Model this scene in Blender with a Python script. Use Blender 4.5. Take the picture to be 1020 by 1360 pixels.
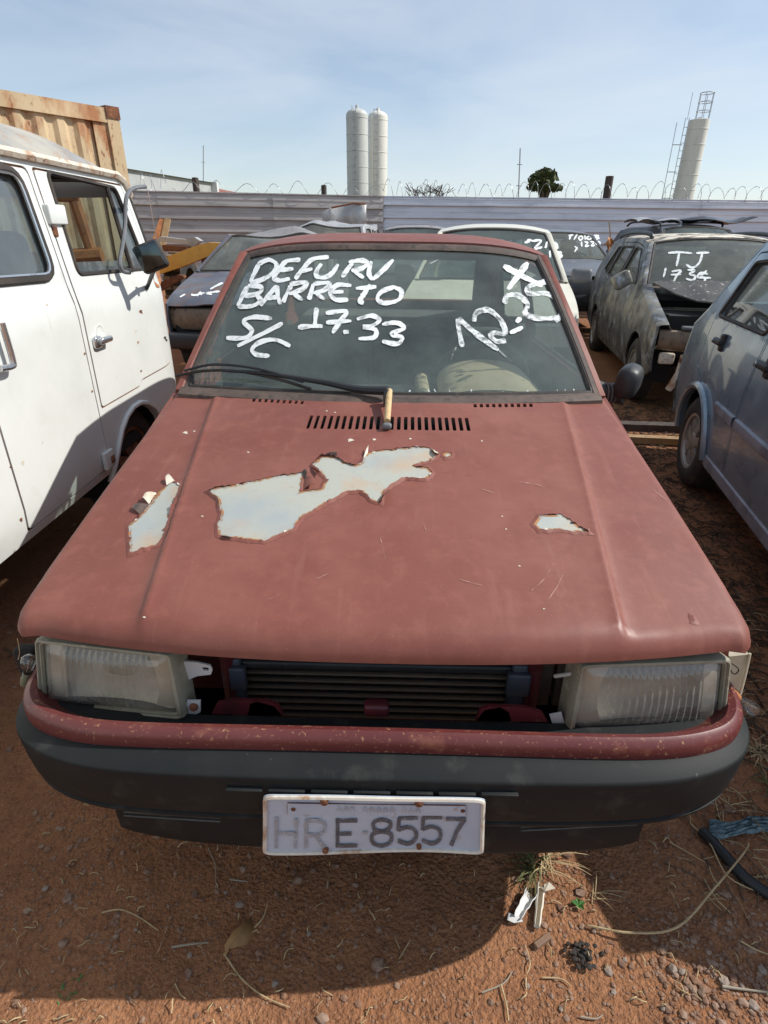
import bpy, bmesh, math, random
import numpy as np
from mathutils import Vector, Matrix, noise as mnoise
from mathutils.geometry import delaunay_2d_cdt
random.seed(7); RNG = np.random.default_rng(7)
for o in list(bpy.data.objects): bpy.data.objects.remove(o)
SC = bpy.context.scene; COL = SC.collection
# ---------------------------------------------------------------- camera
CAMP = np.array([.0206, -.688, 1.425]); FPX = 750.0
PIT, YAW, ROL = math.radians(26.03), math.radians(-1.045), math.radians(.617)
_f = np.array([math.sin(YAW)*math.cos(PIT), math.cos(YAW)*math.cos(PIT), -math.sin(PIT)])
_r = np.array([math.cos(YAW), -math.sin(YAW), 0.0]); _u = np.cross(_r, _f)
CA = math.cos(ROL)*_r + math.sin(ROL)*_u; CB = -math.sin(ROL)*_r + math.cos(ROL)*_u; CC = _f
cd = bpy.data.cameras.new('camera'); cam = bpy.data.objects.new('camera', cd); COL.objects.link(cam)
M = Matrix(((CA[0], CB[0], -CC[0], CAMP[0]), (CA[1], CB[1], -CC[1], CAMP[1]), (CA[2], CB[2], -CC[2], CAMP[2]), (0, 0, 0, 1)))
cam.matrix_world = M
cd.sensor_fit = 'HORIZONTAL'; cd.sensor_width = 36; cd.lens = FPX/1020*36; cd.clip_start = .02; cd.clip_end = 5000
SC.camera = cam
# ---------------------------------------------------------------- world, sun, exposure
SUND = Vector((1.04, .15, 1.0)).normalized()
SUN_EL = math.asin(SUND.z); SUN_AZ = math.atan2(SUND.x, SUND.y)
wd = bpy.data.worlds.new('World'); SC.world = wd; wd.use_nodes = True
nt = wd.node_tree; nt.nodes.clear()
def nn(nt, t, **kw):
    n = nt.nodes.new(t)
    for k, v in kw.items(): setattr(n, k, v)
    return n
out = nn(nt, 'ShaderNodeOutputWorld'); bg = nn(nt, 'ShaderNodeBackground'); sky = nn(nt, 'ShaderNodeTexSky')
sky.sky_type = 'NISHITA'; sky.sun_disc = False; sky.sun_elevation = SUN_EL; sky.sun_rotation = SUN_AZ
sky.air_density = 1.0; sky.dust_density = .4; sky.ozone_density = 1.3
tc = nn(nt, 'ShaderNodeTexCoord'); mp = nn(nt, 'ShaderNodeMapping'); mp.inputs['Scale'].default_value = (1.0, 1.3, 5.0); mp.inputs['Rotation'].default_value = (.12, .1, .5)
nz = nn(nt, 'ShaderNodeTexNoise'); nz.inputs['Scale'].default_value = 1.7; nz.inputs['Detail'].default_value = 7; nz.inputs['Roughness'].default_value = .55; nz.inputs['Distortion'].default_value = .5
rp = nn(nt, 'ShaderNodeValToRGB'); rp.color_ramp.elements[0].position = .36; rp.color_ramp.elements[0].color = (.24, .24, .24, 1); rp.color_ramp.elements[1].position = .72; rp.color_ramp.elements[1].color = (.72, .72, .72, 1)
mx = nn(nt, 'ShaderNodeMix', data_type='RGBA'); mx.inputs['B'].default_value = (6.0, 6.5, 7.1, 1)
nt.links.new(tc.outputs['Generated'], mp.inputs['Vector']); nt.links.new(mp.outputs['Vector'], nz.inputs['Vector']); nt.links.new(nz.outputs['Fac'], rp.inputs['Fac'])
nt.links.new(rp.outputs['Color'], mx.inputs['Factor']); nt.links.new(sky.outputs['Color'], mx.inputs['A']); nt.links.new(mx.outputs['Result'], bg.inputs['Color'])
bg.inputs['Strength'].default_value = .132; nt.links.new(bg.outputs['Background'], out.inputs['Surface'])
sl = bpy.data.lights.new('sun', 'SUN'); sl.energy = 5.0; sl.angle = math.radians(.5); sl.color = (1, .965, .90)
so = bpy.data.objects.new('sun', sl); COL.objects.link(so); so.rotation_euler = SUND.to_track_quat('Z', 'Y').to_euler(); so.location = (20, 5, 20)
SC.view_settings.view_transform = 'Standard'; SC.view_settings.look = 'None'; SC.view_settings.gamma = 1; SC.view_settings.exposure = 0.0
# ---------------------------------------------------------------- pixel helpers (photo pixels 1020x1360 -> direction)
def ray(px, py): return CC + CA*(px-510)/FPX - CB*(py-680)/FPX
def on_y(px, py, y): d = ray(px, py); return CAMP + d*((y-CAMP[1])/d[1])
def on_z(px, py, z): d = ray(px, py); return CAMP + d*((z-CAMP[2])/d[2])
def on_x(px, py, x): d = ray(px, py); return CAMP + d*((x-CAMP[0])/d[0])
def hit(px, py, S, g):
    d = ray(px, py); u, v, t = g[0], g[1], g[2] if len(g) > 2 else 2.0
    for _ in range(14):
        p = S(u, v); e = 1e-4
        J = np.stack([(S(u+e, v)-p)/e, (S(u, v+e)-p)/e, -d], 1)
        r = p - (CAMP + d*t); dl = np.linalg.solve(J + 1e-9*np.eye(3), -r)
        dl = np.clip(dl, -.6, .6); u += dl[0]; v += dl[1]; t += dl[2]
        if abs(dl).max() < 1e-6: break
    return u, v
# ---------------------------------------------------------------- object helpers
ORG = np.zeros(3)            # origin of the thing being built; parts are stored relative to it
def mk(name, verts, faces, mat, parent=None, smooth=True, sharp=38, mats=None, midx=None):
    used = sorted({i for q in faces for i in q})
    if len(used) < len(verts):
        rm_ = {a: b for b, a in enumerate(used)}; verts = [verts[i] for i in used]; faces = [tuple(rm_[i] for i in q) for q in faces]
    me = bpy.data.meshes.new(name); me.from_pydata([tuple(v) for v in (np.array([tuple(q) for q in verts], float)-(ORG if parent else 0)).tolist()], [], [tuple(f) for f in faces])
    me.validate(clean_customdata=False)
    if mats:
        for m in mats: me.materials.append(m)
        if midx is not None and len(midx) == len(me.polygons): me.polygons.foreach_set('material_index', midx)
    elif mat: me.materials.append(mat)
    if smooth:
        me.polygons.foreach_set('use_smooth', [True]*len(me.polygons)); me.update()
        if sharp: me.set_sharp_from_angle(angle=math.radians(sharp))
    me.update()
    o = bpy.data.objects.new(name, me); COL.objects.link(o)
    if parent: o.parent = parent
    return o
def tag(o, label=None, cat=None, group=None, kind=None):
    if label: o['label'] = label
    if cat: o['category'] = cat
    if group: o['group'] = group
    if kind: o['kind'] = kind
    return o
def thing(name, label, cat, loc=(0, 0, 0), rz=0, group=None):
    o = bpy.data.objects.new(name, None); COL.objects.link(o); o.location = loc; o.rotation_euler = (0, 0, rz); o.empty_display_size = .2
    return tag(o, label, cat, group)
class G:                      # a gathering of shapes that becomes one mesh
    def __init__(s): s.v = []; s.f = []; s.m = []
    def add(s, v, f, mi=0):
        b = len(s.v); s.v += [tuple(p) for p in v]; s.f += [tuple(i+b for i in q) for q in f]; s.m += [mi]*len(f); return s
    def make(s, name, mat, parent=None, mats=None, **k): return mk(name, s.v, s.f, mat, parent, mats=mats, midx=s.m if mats else None, **k)
def grid(pts):                # pts: rows x cols of 3d points
    R, C = len(pts), len(pts[0]); v = [p for r in pts for p in r]
    return v, [(i*C+j, i*C+j+1, (i+1)*C+j+1, (i+1)*C+j) for i in range(R-1) for j in range(C-1)]
def thick(v, f, t):           # give a sheet thickness t against its normal
    v = np.array(v, float); n = np.zeros_like(v)
    for q in f:
        a = v[q[1]]-v[q[0]]; b = v[q[2]]-v[q[0]]; c = np.cross(a, b)
        for i in q: n[i] += c
    n /= np.maximum(np.linalg.norm(n, axis=1, keepdims=True), 1e-12)
    N = len(v); w = v - n*t; ff = list(f) + [tuple(i+N for i in reversed(q)) for q in f]
    ec = {}
    for q in f:
        for a, b in zip(q, q[1:]+q[:1] if isinstance(q, tuple) else list(q[1:])+[q[0]]): ec[(a, b)] = 1
    for (a, b) in ec:
        if (b, a) not in ec: ff.append((b, a, a+N, b+N))
    return np.concatenate([v, w]), ff
def box(c, s, R=None):
    c = np.array(c, float); h = np.array(s, float)/2
    v = np.array([[x, y, z] for x in (-1, 1) for y in (-1, 1) for z in (-1, 1)], float)*h
    if R is not None: v = v @ np.array(R).T
    return v + c, [(0, 1, 3, 2), (4, 6, 7, 5), (0, 4, 5, 1), (2, 3, 7, 6), (0, 2, 6, 4), (1, 5, 7, 3)]
def rotm(rx=0, ry=0, rz=0): return np.array(Matrix.Rotation(rz, 3, 'Z') @ Matrix.Rotation(ry, 3, 'Y') @ Matrix.Rotation(rx, 3, 'X'))
def rbox(c, s, r, R=None, n=4):
    h = np.array(s, float)/2; r = min(r, h.min()*.999); inn = h-r; vs = []; fs = []; idx = {}
    t = np.concatenate([[-1], -1+np.linspace(0, 1, n)[1:]*.0, [1]]) if False else None
    def axis(k):
        a = [-h[k] + r*(1-math.cos(x)) for x in np.linspace(0, math.pi/2, n)]
        return a + [-q for q in reversed(a)]
    ax = [axis(0), axis(1), axis(2)]; m = 2*n
    def vid(p):
        key = tuple(np.round(p, 7))
        if key not in idx:
            q = np.array(p); inner = np.clip(q, -inn, inn); d = q-inner; L = np.linalg.norm(d)
            idx[key] = len(vs); vs.append(inner + (d/L*r if L > 1e-9 else d))
        return idx[key]
    for k in range(3):
        a, b = (k+1) % 3, (k+2) % 3
        for sgn in (-1, 1):
            for i in range(m-1):
                for j in range(m-1):
                    q = []
                    for (ii, jj) in ((i, j), (i+1, j), (i+1, j+1), (i, j+1)):
                        p = [0, 0, 0]; p[k] = sgn*h[k]; p[a] = ax[a][ii]; p[b] = ax[b][jj]; q.append(vid(p))
                    if sgn < 0: q.reverse()
                    fs.append(tuple(q))
    v = np.array(vs)
    if R is not None: v = v @ np.array(R).T
    return v + np.array(c, float), [f for f in fs if len(set(f)) > 2]
def catmull(P, n=6, closed=False):
    P = [np.array(p, float) for p in P]; out = []; N = len(P)
    rng = range(N) if closed else range(N-1)
    for i in rng:
        if closed: a, b, c, d = P[(i-1) % N], P[i], P[(i+1) % N], P[(i+2) % N]
        else: a, b, c, d = P[max(i-1, 0)], P[i], P[i+1], P[min(i+2, N-1)]
        for k in range(n):
            t = k/n; out.append(.5*((2*b) + (-a+c)*t + (2*a-5*b+4*c-d)*t*t + (-a+3*b-3*c+d)*t**3))
    if not closed: out.append(P[-1])
    return out
def tube(P, r, n=8, closed=False, cap=True):
    P = [np.array(p, float) for p in P]; N = len(P); rs = r if hasattr(r, '__len__') else [r]*N
    v = []; f = []; up = None
    for i in range(N):
        t = (P[(i+1) % N]-P[i-1]) if closed else (P[min(i+1, N-1)]-P[max(i-1, 0)])
        t = t/max(np.linalg.norm(t), 1e-9)
        if up is None: up = np.cross(t, [0, 0, 1] if abs(t[2]) < .9 else [1, 0, 0])
        up = up - t*np.dot(up, t); up /= max(np.linalg.norm(up), 1e-9); w = np.cross(t, up)
        for k in range(n):
            a = 2*math.pi*k/n; v.append(P[i] + rs[i]*(math.cos(a)*up + math.sin(a)*w))
    for i in range(N if closed else N-1):
        j = (i+1) % N
        for k in range(n): f.append((i*n+k, i*n+(k+1) % n, j*n+(k+1) % n, j*n+k))
    if cap and not closed: f.append(tuple(range(n-1, -1, -1))); f.append(tuple((N-1)*n+k for k in range(n)))
    return v, f
def lathe(prof, n=24, c=(0, 0, 0), axis='z', close=False):
    v = []; f = []
    for (a, r) in prof:
        for k in range(n):
            t = 2*math.pi*k/n; p = (r*math.cos(t), r*math.sin(t), a)
            if axis == 'x': p = (a, r*math.cos(t), r*math.sin(t))
            if axis == 'y': p = (r*math.sin(t), a, r*math.cos(t))
            v.append((p[0]+c[0], p[1]+c[1], p[2]+c[2]))
    m = len(prof)
    for i in range(m if close else m-1):
        j = (i+1) % m
        for k in range(n): f.append((i*n+k, i*n+(k+1) % n, j*n+(k+1) % n, j*n+k))
    return v, f
def inpoly(P, poly):
    P = np.asarray(P, float); x, y = P[:, 0], P[:, 1]; poly = np.asarray(poly, float); ins = np.zeros(len(P), bool)
    a = poly; b = np.roll(poly, -1, 0)
    for (x1, y1), (x2, y2) in zip(a, b):
        if y1 == y2: continue
        c = ((y1 > y) != (y2 > y)) & (x < (x2-x1)*(y-y1)/(y2-y1)+x1); ins ^= c
    return ins
def dpoly(P, poly):
    P = np.asarray(P, float); poly = np.asarray(poly, float); D = np.full(len(P), 1e9)
    for a, b in zip(poly, np.roll(poly, -1, 0)):
        ab = b-a; t = np.clip(((P-a) @ ab)/max(ab @ ab, 1e-12), 0, 1); D = np.minimum(D, np.linalg.norm(P-(a+t[:, None]*ab), axis=1))
    return D
def resamp(poly, step):
    out = []
    for a, b in zip(poly, list(poly[1:])+[poly[0]]):
        a = np.array(a, float); b = np.array(b, float); n = max(1, int(math.ceil(np.linalg.norm(b-a)/step)))
        for i in range(n): out.append(a+(b-a)*i/n)
    return out
def rounded(poly, r, n=4):
    out = []; N = len(poly); rr = r if hasattr(r, '__len__') else [r]*N
    for i in range(N):
        p = np.array(poly[i], float); a = np.array(poly[i-1], float); b = np.array(poly[(i+1) % N], float)
        da = a-p; db = b-p; la, lb = np.linalg.norm(da), np.linalg.norm(db); q = min(rr[i], la*.45, lb*.45)
        if q < 1e-5: out.append(p); continue
        p0 = p+da/la*q; p1 = p+db/lb*q
        for k in range(n+1):
            t = k/n; out.append((1-t)**2*p0+2*t*(1-t)*p+t*t*p1)
    return out
def tri2d(outline, holes=(), step=.05, extra=(), margin=None):
    loops = [resamp(outline, step) if margin is None else list(np.array(outline, float))] + [resamp(h, step) for h in holes]
    V = []; E = []
    for lp in loops:
        b = len(V); V += lp; E += [(b+i, b+(i+1) % len(lp)) for i in range(len(lp))]
    o = np.array(outline, float); lo, hi = o.min(0), o.max(0)
    xs = np.arange(lo[0]+step/2, hi[0], step); ys = np.arange(lo[1]+step/2, hi[1], step)
    g = np.array([[x, y+(step/2 if i % 2 else 0)] for i, x in enumerate(xs) for y in ys]) if len(xs) and len(ys) else np.zeros((0, 2))
    if len(extra): g = np.concatenate([g, np.array(extra)]) if len(g) else np.array(extra)
    if len(g):
        k = inpoly(g, outline) & (dpoly(g, outline) > step*.3 if not len(extra) else np.concatenate([dpoly(g[:len(g)-len(extra)], outline) > (margin or step*.3), np.ones(len(extra), bool)]))
        for h in holes: k &= ~inpoly(g, h) & (dpoly(g, h) > step*.3)
        V = V + list(g[k])
    r = delaunay_2d_cdt([Vector((float(p[0]), float(p[1]))) for p in V], E, [], 0, 1e-6, False)
    P = np.array([(p.x, p.y) for p in r[0]]); F = [tuple(f) for f in r[2]]
    c = np.array([P[list(f)].mean(0) for f in F]); k = inpoly(c, outline)
    for h in holes: k &= ~inpoly(c, h)
    F2 = []
    for f, ok in zip(F, k):
        if not ok: continue
        a, b, d = P[f[0]], P[f[1]], P[f[2]]
        ar = (b[0]-a[0])*(d[1]-a[1])-(b[1]-a[1])*(d[0]-a[0])
        if abs(ar) < 1e-10: continue
        F2.append(f if ar > 0 else (f[0], f[2], f[1]))
    return P, F2
def panel(name, outline, fn, mat, parent=None, holes=(), step=.05, t=.008, flip=False, extra=(), margin=None, **k):
    P, F = tri2d(outline, holes, step, extra, margin); V = [fn(p[0], p[1]) for p in P]
    if flip: F = [(f[0], f[2], f[1]) for f in F]
    if t: V, F = thick(V, F, t)
    return mk(name, V, F, mat, parent, **k)
def lerp(a, b, t): return a+(b-a)*t
def clip(x, a=0., b=1.): return max(a, min(b, x))
# ---------------------------------------------------------------- materials
MATS = {}
def mat(name, col, rough=.5, metal=0., var=(), bump=None, spec=.5, coat=0., trans=0., alpha=None, emis=None, vscale=(1, 1, 1), rvar=None):
    m = bpy.data.materials.new(name); m.use_nodes = True; nt = m.node_tree; b = nt.nodes['Principled BSDF']; L = nt.links.new
    b.inputs['Base Color'].default_value = (*col, 1); b.inputs['Roughness'].default_value = rough; b.inputs['Metallic'].default_value = metal
    b.inputs['Specular IOR Level'].default_value = spec; b.inputs['Coat Weight'].default_value = coat
    tc = nn(nt, 'ShaderNodeTexCoord'); mp = nn(nt, 'ShaderNodeMapping'); mp.inputs['Scale'].default_value = vscale; L(tc.outputs['Object'], mp.inputs['Vector'])
    prev = None
    for i, (scale, c2, lo, hi, *rest) in enumerate(var):
        nz = nn(nt, 'ShaderNodeTexNoise'); nz.inputs['Scale'].default_value = scale; nz.inputs['Detail'].default_value = rest[0] if rest else 5; nz.inputs['Roughness'].default_value = .6
        mp2 = nn(nt, 'ShaderNodeMapping'); mp2.inputs['Location'].default_value = (i*3.7, i*1.9, i*5.3); mp2.inputs['Scale'].default_value = rest[2] if len(rest) > 2 else (1, 1, 1); L(mp.outputs['Vector'], mp2.inputs['Vector']); L(mp2.outputs['Vector'], nz.inputs['Vector'])
        rp = nn(nt, 'ShaderNodeMapRange'); rp.inputs['From Min'].default_value = lo; rp.inputs['From Max'].default_value = hi; L(nz.outputs['Fac'], rp.inputs['Value'])
        if len(rest) > 1: rp.inputs['To Max'].default_value = rest[1]
        mx = nn(nt, 'ShaderNodeMix', data_type='RGBA'); mx.inputs['B'].default_value = (*c2, 1); L(rp.outputs['Result'], mx.inputs['Factor'])
        if prev is None: mx.inputs['A'].default_value = (*col, 1)
        else: L(prev, mx.inputs['A'])
        prev = mx.outputs['Result']
    if prev is not None: L(prev, b.inputs['Base Color'])
    if bump:
        bs, st, *bd = bump; nz = nn(nt, 'ShaderNodeTexNoise'); nz.inputs['Scale'].default_value = bs; nz.inputs['Detail'].default_value = 6; L(mp.outputs['Vector'], nz.inputs['Vector'])
        bp = nn(nt, 'ShaderNodeBump'); bp.inputs['Strength'].default_value = st; bp.inputs['Distance'].default_value = bd[0] if bd else .01; L(nz.outputs['Fac'], bp.inputs['Height']); L(bp.outputs['Normal'], b.inputs['Normal'])
    if rvar:
        s, a, c = rvar; nz = nn(nt, 'ShaderNodeTexNoise'); nz.inputs['Scale'].default_value = s; nz.inputs['Detail'].default_value = 6; L(mp.outputs['Vector'], nz.inputs['Vector'])
        rp = nn(nt, 'ShaderNodeMapRange'); rp.inputs['From Min'].default_value = .3; rp.inputs['From Max'].default_value = .7; rp.inputs['To Min'].default_value = a; rp.inputs['To Max'].default_value = c
        L(nz.outputs['Fac'], rp.inputs['Value']); L(rp.outputs['Result'], b.inputs['Roughness'])
    MATS[name] = m; return m
def glassmat(name, tint, dust, dustcol=(.45, .45, .4), rough=.02, dscale=4, dlo=.35, dhi=.75, refl=1.0, fine=None, dmin=0.0):
    """thin pane: see-through tint + mirror by angle + a film of dust"""
    m = bpy.data.materials.new(name); m.use_nodes = True; nt = m.node_tree; nt.nodes.clear(); L = nt.links.new
    o = nn(nt, 'ShaderNodeOutputMaterial'); tr = nn(nt, 'ShaderNodeBsdfTransparent'); tr.inputs['Color'].default_value = (*tint, 1)
    gl = nn(nt, 'ShaderNodeBsdfGlossy'); gl.inputs['Roughness'].default_value = rough; gl.inputs['Color'].default_value = (.95, .97, 1, 1)
    df = nn(nt, 'ShaderNodeBsdfDiffuse'); df.inputs['Color'].default_value = (*dustcol, 1)
    ge = nn(nt, 'ShaderNodeNewGeometry'); dt = nn(nt, 'ShaderNodeVectorMath', operation='DOT_PRODUCT'); L(ge.outputs['Incoming'], dt.inputs[0]); L(ge.outputs['Normal'], dt.inputs[1])
    ab = nn(nt, 'ShaderNodeMath', operation='ABSOLUTE'); L(dt.outputs['Value'], ab.inputs[0]); om = nn(nt, 'ShaderNodeMath', operation='SUBTRACT'); om.inputs[0].default_value = 1; L(ab.outputs[0], om.inputs[1])
    pw = nn(nt, 'ShaderNodeMath', operation='POWER'); pw.inputs[1].default_value = 5; L(om.outputs[0], pw.inputs[0]); mu = nn(nt, 'ShaderNodeMath', operation='MULTIPLY_ADD'); mu.inputs[1].default_value = .93*refl; mu.inputs[2].default_value = .07*refl; mu.use_clamp = True; L(pw.outputs[0], mu.inputs[0])
    m1 = nn(nt, 'ShaderNodeMixShader'); L(mu.outputs[0], m1.inputs[0]); L(tr.outputs[0], m1.inputs[1]); L(gl.outputs[0], m1.inputs[2])
    tc = nn(nt, 'ShaderNodeTexCoord'); nz = nn(nt, 'ShaderNodeTexNoise'); nz.inputs['Scale'].default_value = dscale; nz.inputs['Detail'].default_value = 8; nz.inputs['Roughness'].default_value = .65; L(tc.outputs['Object'], nz.inputs['Vector'])
    mr = nn(nt, 'ShaderNodeMapRange'); mr.inputs['From Min'].default_value = dlo; mr.inputs['From Max'].default_value = dhi; mr.inputs['To Min'].default_value = dmin; mr.inputs['To Max'].default_value = dust; L(nz.outputs['Fac'], mr.inputs['Value'])
    m2 = nn(nt, 'ShaderNodeMixShader'); L(mr.outputs[0], m2.inputs[0]); L(m1.outputs[0], m2.inputs[1]); L(df.outputs[0], m2.inputs[2]); L(m2.outputs[0], o.inputs['Surface'])
    MATS[name] = m; return m
def chalkmat(name, col, lo, hi, scale=60, stretch=(1, 1, 1), base=0.0):
    """brushed-on paint: streaky, thin in places"""
    m = bpy.data.materials.new(name); m.use_nodes = True; nt = m.node_tree; b = nt.nodes['Principled BSDF']; L = nt.links.new
    b.inputs['Base Color'].default_value = (*col, 1); b.inputs['Roughness'].default_value = .7
    o = nt.nodes['Material Output']; tr = nn(nt, 'ShaderNodeBsdfTransparent'); tc = nn(nt, 'ShaderNodeTexCoord'); mp = nn(nt, 'ShaderNodeMapping'); mp.inputs['Scale'].default_value = stretch
    nz = nn(nt, 'ShaderNodeTexNoise'); nz.inputs['Scale'].default_value = scale; nz.inputs['Detail'].default_value = 5; L(tc.outputs['Object'], mp.inputs[0]); L(mp.outputs[0], nz.inputs['Vector'])
    mr = nn(nt, 'ShaderNodeMapRange'); mr.inputs['From Min'].default_value = lo; mr.inputs['From Max'].default_value = hi; mr.inputs['To Min'].default_value = base; mr.inputs['To Max'].default_value = 1; L(nz.outputs['Fac'], mr.inputs['Value'])
    ms = nn(nt, 'ShaderNodeMixShader'); L(mr.outputs[0], ms.inputs[0]); L(tr.outputs[0], ms.inputs[1]); L(b.outputs[0], ms.inputs[2]); L(ms.outputs[0], o.inputs['Surface'])
    MATS[name] = m; return m
mat('red_paint', (.205, .068, .050), .5, var=[(2.2, (.255, .098, .072), .4, .68), (1.1, (.145, .046, .037), .45, .72, 4, .75), (7, (.185, .058, .043), .48, .70, 7, .8), (26, (.26, .095, .07), .5, .7, 8, .6), (300, (.36, .2, .16), .68, .74, 2, .6), (5, (.29, .125, .09), .58, .74, 8, .35, (9, .8, 1)), (9, (.14, .05, .042), .58, .70, 6, .22, (1, 6, 1))], bump=(45, .07, .004), rvar=(6, .42, .68), spec=.32)
mat('maroon_inner', (.10, .016, .02), .4, var=[(8, (.05, .012, .014), .45, .65), (30, (.16, .08, .06), .6, .72)], spec=.4)
mat('band_paint', (.115, .024, .024), .42, var=[(3, (.15, .04, .036), .4, .65), (130, (.36, .20, .10), .60, .68, 7), (22, (.27, .10, .06), .58, .72, 7, .7)], bump=(60, .08, .004))
mat('primer', (.40, .405, .35), .65, var=[(9, (.46, .33, .22), .50, .66, 6, .8), (5, (.30, .34, .36), .5, .7, 5, .7), (60, (.33, .31, .28), .62, .75)], bump=(40, .06, .003))
mat('rust', (.20, .075, .03), .85, var=[(12, (.10, .035, .02), .4, .65), (40, (.36, .16, .06), .55, .7)], bump=(50, .2, .004))
mat('black_plastic', (.022, .023, .025), .5, var=[(5, (.05, .048, .042), .5, .75), (80, (.09, .085, .07), .66, .76)], bump=(220, .06, .002))
mat('bumper_plastic', (.014, .016, .0165), .6, spec=.2, var=[(3, (.022, .024, .023), .45, .7), (16, (.042, .043, .039), .56, .76), (9, (.014, .016, .0175), .5, .7, 6, .7, (.6, 4, 4)), (120, (.1, .1, .09), .72, .78, 3)], bump=(260, .08, .002))
mat('bumper_faded', (.058, .061, .057), .7, var=[(5, (.088, .09, .082), .45, .7), (40, (.09, .088, .08), .55, .72), (160, (.3, .29, .25), .7, .76)], bump=(260, .08, .002))
mat('rubber', (.028, .024, .021), .7, var=[(9, (.07, .052, .04), .45, .7), (60, (.12, .1, .08), .62, .75)])
mat('seal', (.075, .052, .042), .7, var=[(6, (.13, .09, .07), .45, .7), (40, (.035, .03, .027), .5, .7)], bump=(80, .1, .003))
mat('tyre', (.022, .021, .02), .8, var=[(6, (.06, .048, .038), .45, .7)], bump=(60, .2, .004))
mat('rim_silver', (.36, .35, .32), .42, .5, var=[(8, (.2, .16, .12), .5, .72)])
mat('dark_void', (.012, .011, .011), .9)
mat('fabric_dark', (.075, .078, .078), .9, var=[(30, (.12, .12, .115), .45, .7), (4, (.05, .05, .05), .5, .7)])
mat('beige_plastic', (.36, .285, .19), .6, var=[(7, (.29, .225, .15), .5, .7), (40, (.2, .15, .1), .62, .72)])
mat('headliner', (.20, .15, .10), .9, var=[(5, (.11, .075, .05), .45, .7)])
mat('plate_white', (.46, .53, .63), .5, var=[(6, (.39, .45, .55), .45, .7), (50, (.35, .34, .34), .62, .74)], bump=(30, .08, .003))
mat('plate_rim', (.62, .57, .49), .6, var=[(20, (.40, .24, .13), .55, .7), (60, (.7, .68, .6), .5, .7)])
chalkmat('plate_ink', (.13, .13, .145), .30, .62, 55, (1, 1, 1), .15)
chalkmat('plate_ink_faint', (.42, .43, .46), .40, .75, 45, (1, 1, 1), .2)
mat('white_paint', (.72, .74, .71), .38, var=[(2.5, (.66, .685, .655), .42, .66), (9, (.6, .6, .55), .60, .78, 6, .6), (55, (.45, .36, .25), .72, .78, 4), (5, (.50, .42, .30), .64, .76, 7, .6, (5, 5, .35)), (1.5, (.60, .60, .555), .5, .75, 8, .7)], bump=(3, .12, .02), coat=.15)
mat('van_roof', (.36, .345, .30), .6, var=[(5, (.26, .26, .255), .42, .62), (14, (.34, .17, .075), .54, .70), (3, (.44, .40, .33), .5, .7)], bump=(30, .1, .004))
mat('rusty_white', (.62, .56, .46), .6, var=[(10, (.34, .16, .07), .5, .68), (40, (.16, .07, .035), .58, .7)], bump=(40, .15, .004))
mat('cream_paint', (.70, .665, .55), .35, var=[(3, (.64, .60, .49), .45, .7), (20, (.52, .46, .36), .62, .78)], coat=.2)
mat('grey_metallic', (.23, .325, .40), .30, .4, var=[(2.5, (.30, .385, .45), .42, .68), (7, (.165, .235, .29), .5, .7), (4, (.42, .45, .47), .58, .75), (90, (.35, .33, .28), .70, .76)], rvar=(5, .22, .42), coat=.7)
mat('grey_trim', (.28, .31, .36), .5, .2, var=[(6, (.12, .13, .15), .45, .7)])
mat('burnt_paint', (.13, .135, .14), .42, .35, var=[(3.0, (.30, .28, .22), .45, .62, 6), (6, (.05, .048, .045), .5, .66, 6), (9, (.38, .43, .5), .56, .70, 6), (16, (.30, .22, .12), .60, .70, 6)], rvar=(5, .3, .65), bump=(30, .08, .004))
mat('burnt_hood', (.055, .054, .052), .6, .1, var=[(5, (.09, .085, .075), .45, .7), (24, (.62, .58, .52), .62, .66, 8), (60, (.5, .46, .4), .66, .70, 4)], bump=(60, .15, .004))
mat('peeling_roof', (.09, .085, .075), .7, var=[(5, (.66, .60, .50), .44, .52, 9), (9, (.42, .27, .14), .56, .66, 7), (40, (.75, .71, .63), .58, .66, 5)], bump=(30, .2, .006), vscale=(1, 2.0, 1))
mat('dark_paint', (.035, .037, .042), .32, .2, var=[(4, (.07, .068, .065), .45, .7), (30, (.3, .28, .25), .68, .76)], coat=.3)
mat('blue_grey_paint', (.115, .125, .145), .4, .3, var=[(4, (.17, .175, .18), .45, .7), (18, (.26, .25, .23), .64, .76)], coat=.2)
mat('wreck_paint', (.105, .115, .15), .45, .25, var=[(3, (.16, .165, .18), .42, .65), (5, (.20, .115, .085), .54, .68, 6), (30, (.25, .12, .06), .62, .72)], rvar=(5, .3, .6), bump=(20, .08, .005))
mat('wreck_roof', (.30, .29, .285), .55, .25, var=[(3, (.30, .28, .27), .42, .65), (8, (.13, .115, .115), .52, .7)], bump=(8, .2, .01))
mat('silver_paint', (.44, .44, .44), .4, .3, var=[(4, (.34, .34, .34), .45, .7), (14, (.28, .2, .13), .62, .74)], bump=(6, .25, .015))
mat('tan_plastic', (.17, .125, .085), .55, var=[(5, (.25, .18, .12), .45, .7), (20, (.09, .065, .05), .55, .7)])
mat('loader_orange', (.74, .40, .075), .5, var=[(5, (.66, .33, .06), .45, .7), (24, (.36, .15, .05), .62, .72)], bump=(30, .06, .004))
mat('orange_frame', (.42, .17, .055), .6, var=[(6, (.3, .11, .04), .45, .7), (30, (.16, .06, .03), .6, .7)])
mat('container_paint', (.54, .41, .25), .65, var=[(1.6, (.47, .34, .19), .42, .65), (3.2, (.36, .15, .055), .49, .60, 8), (22, (.22, .075, .03), .56, .68, 6), (1.1, (.66, .50, .30), .5, .7)], bump=(14, .12, .01), vscale=(1, 1, .55))
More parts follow.
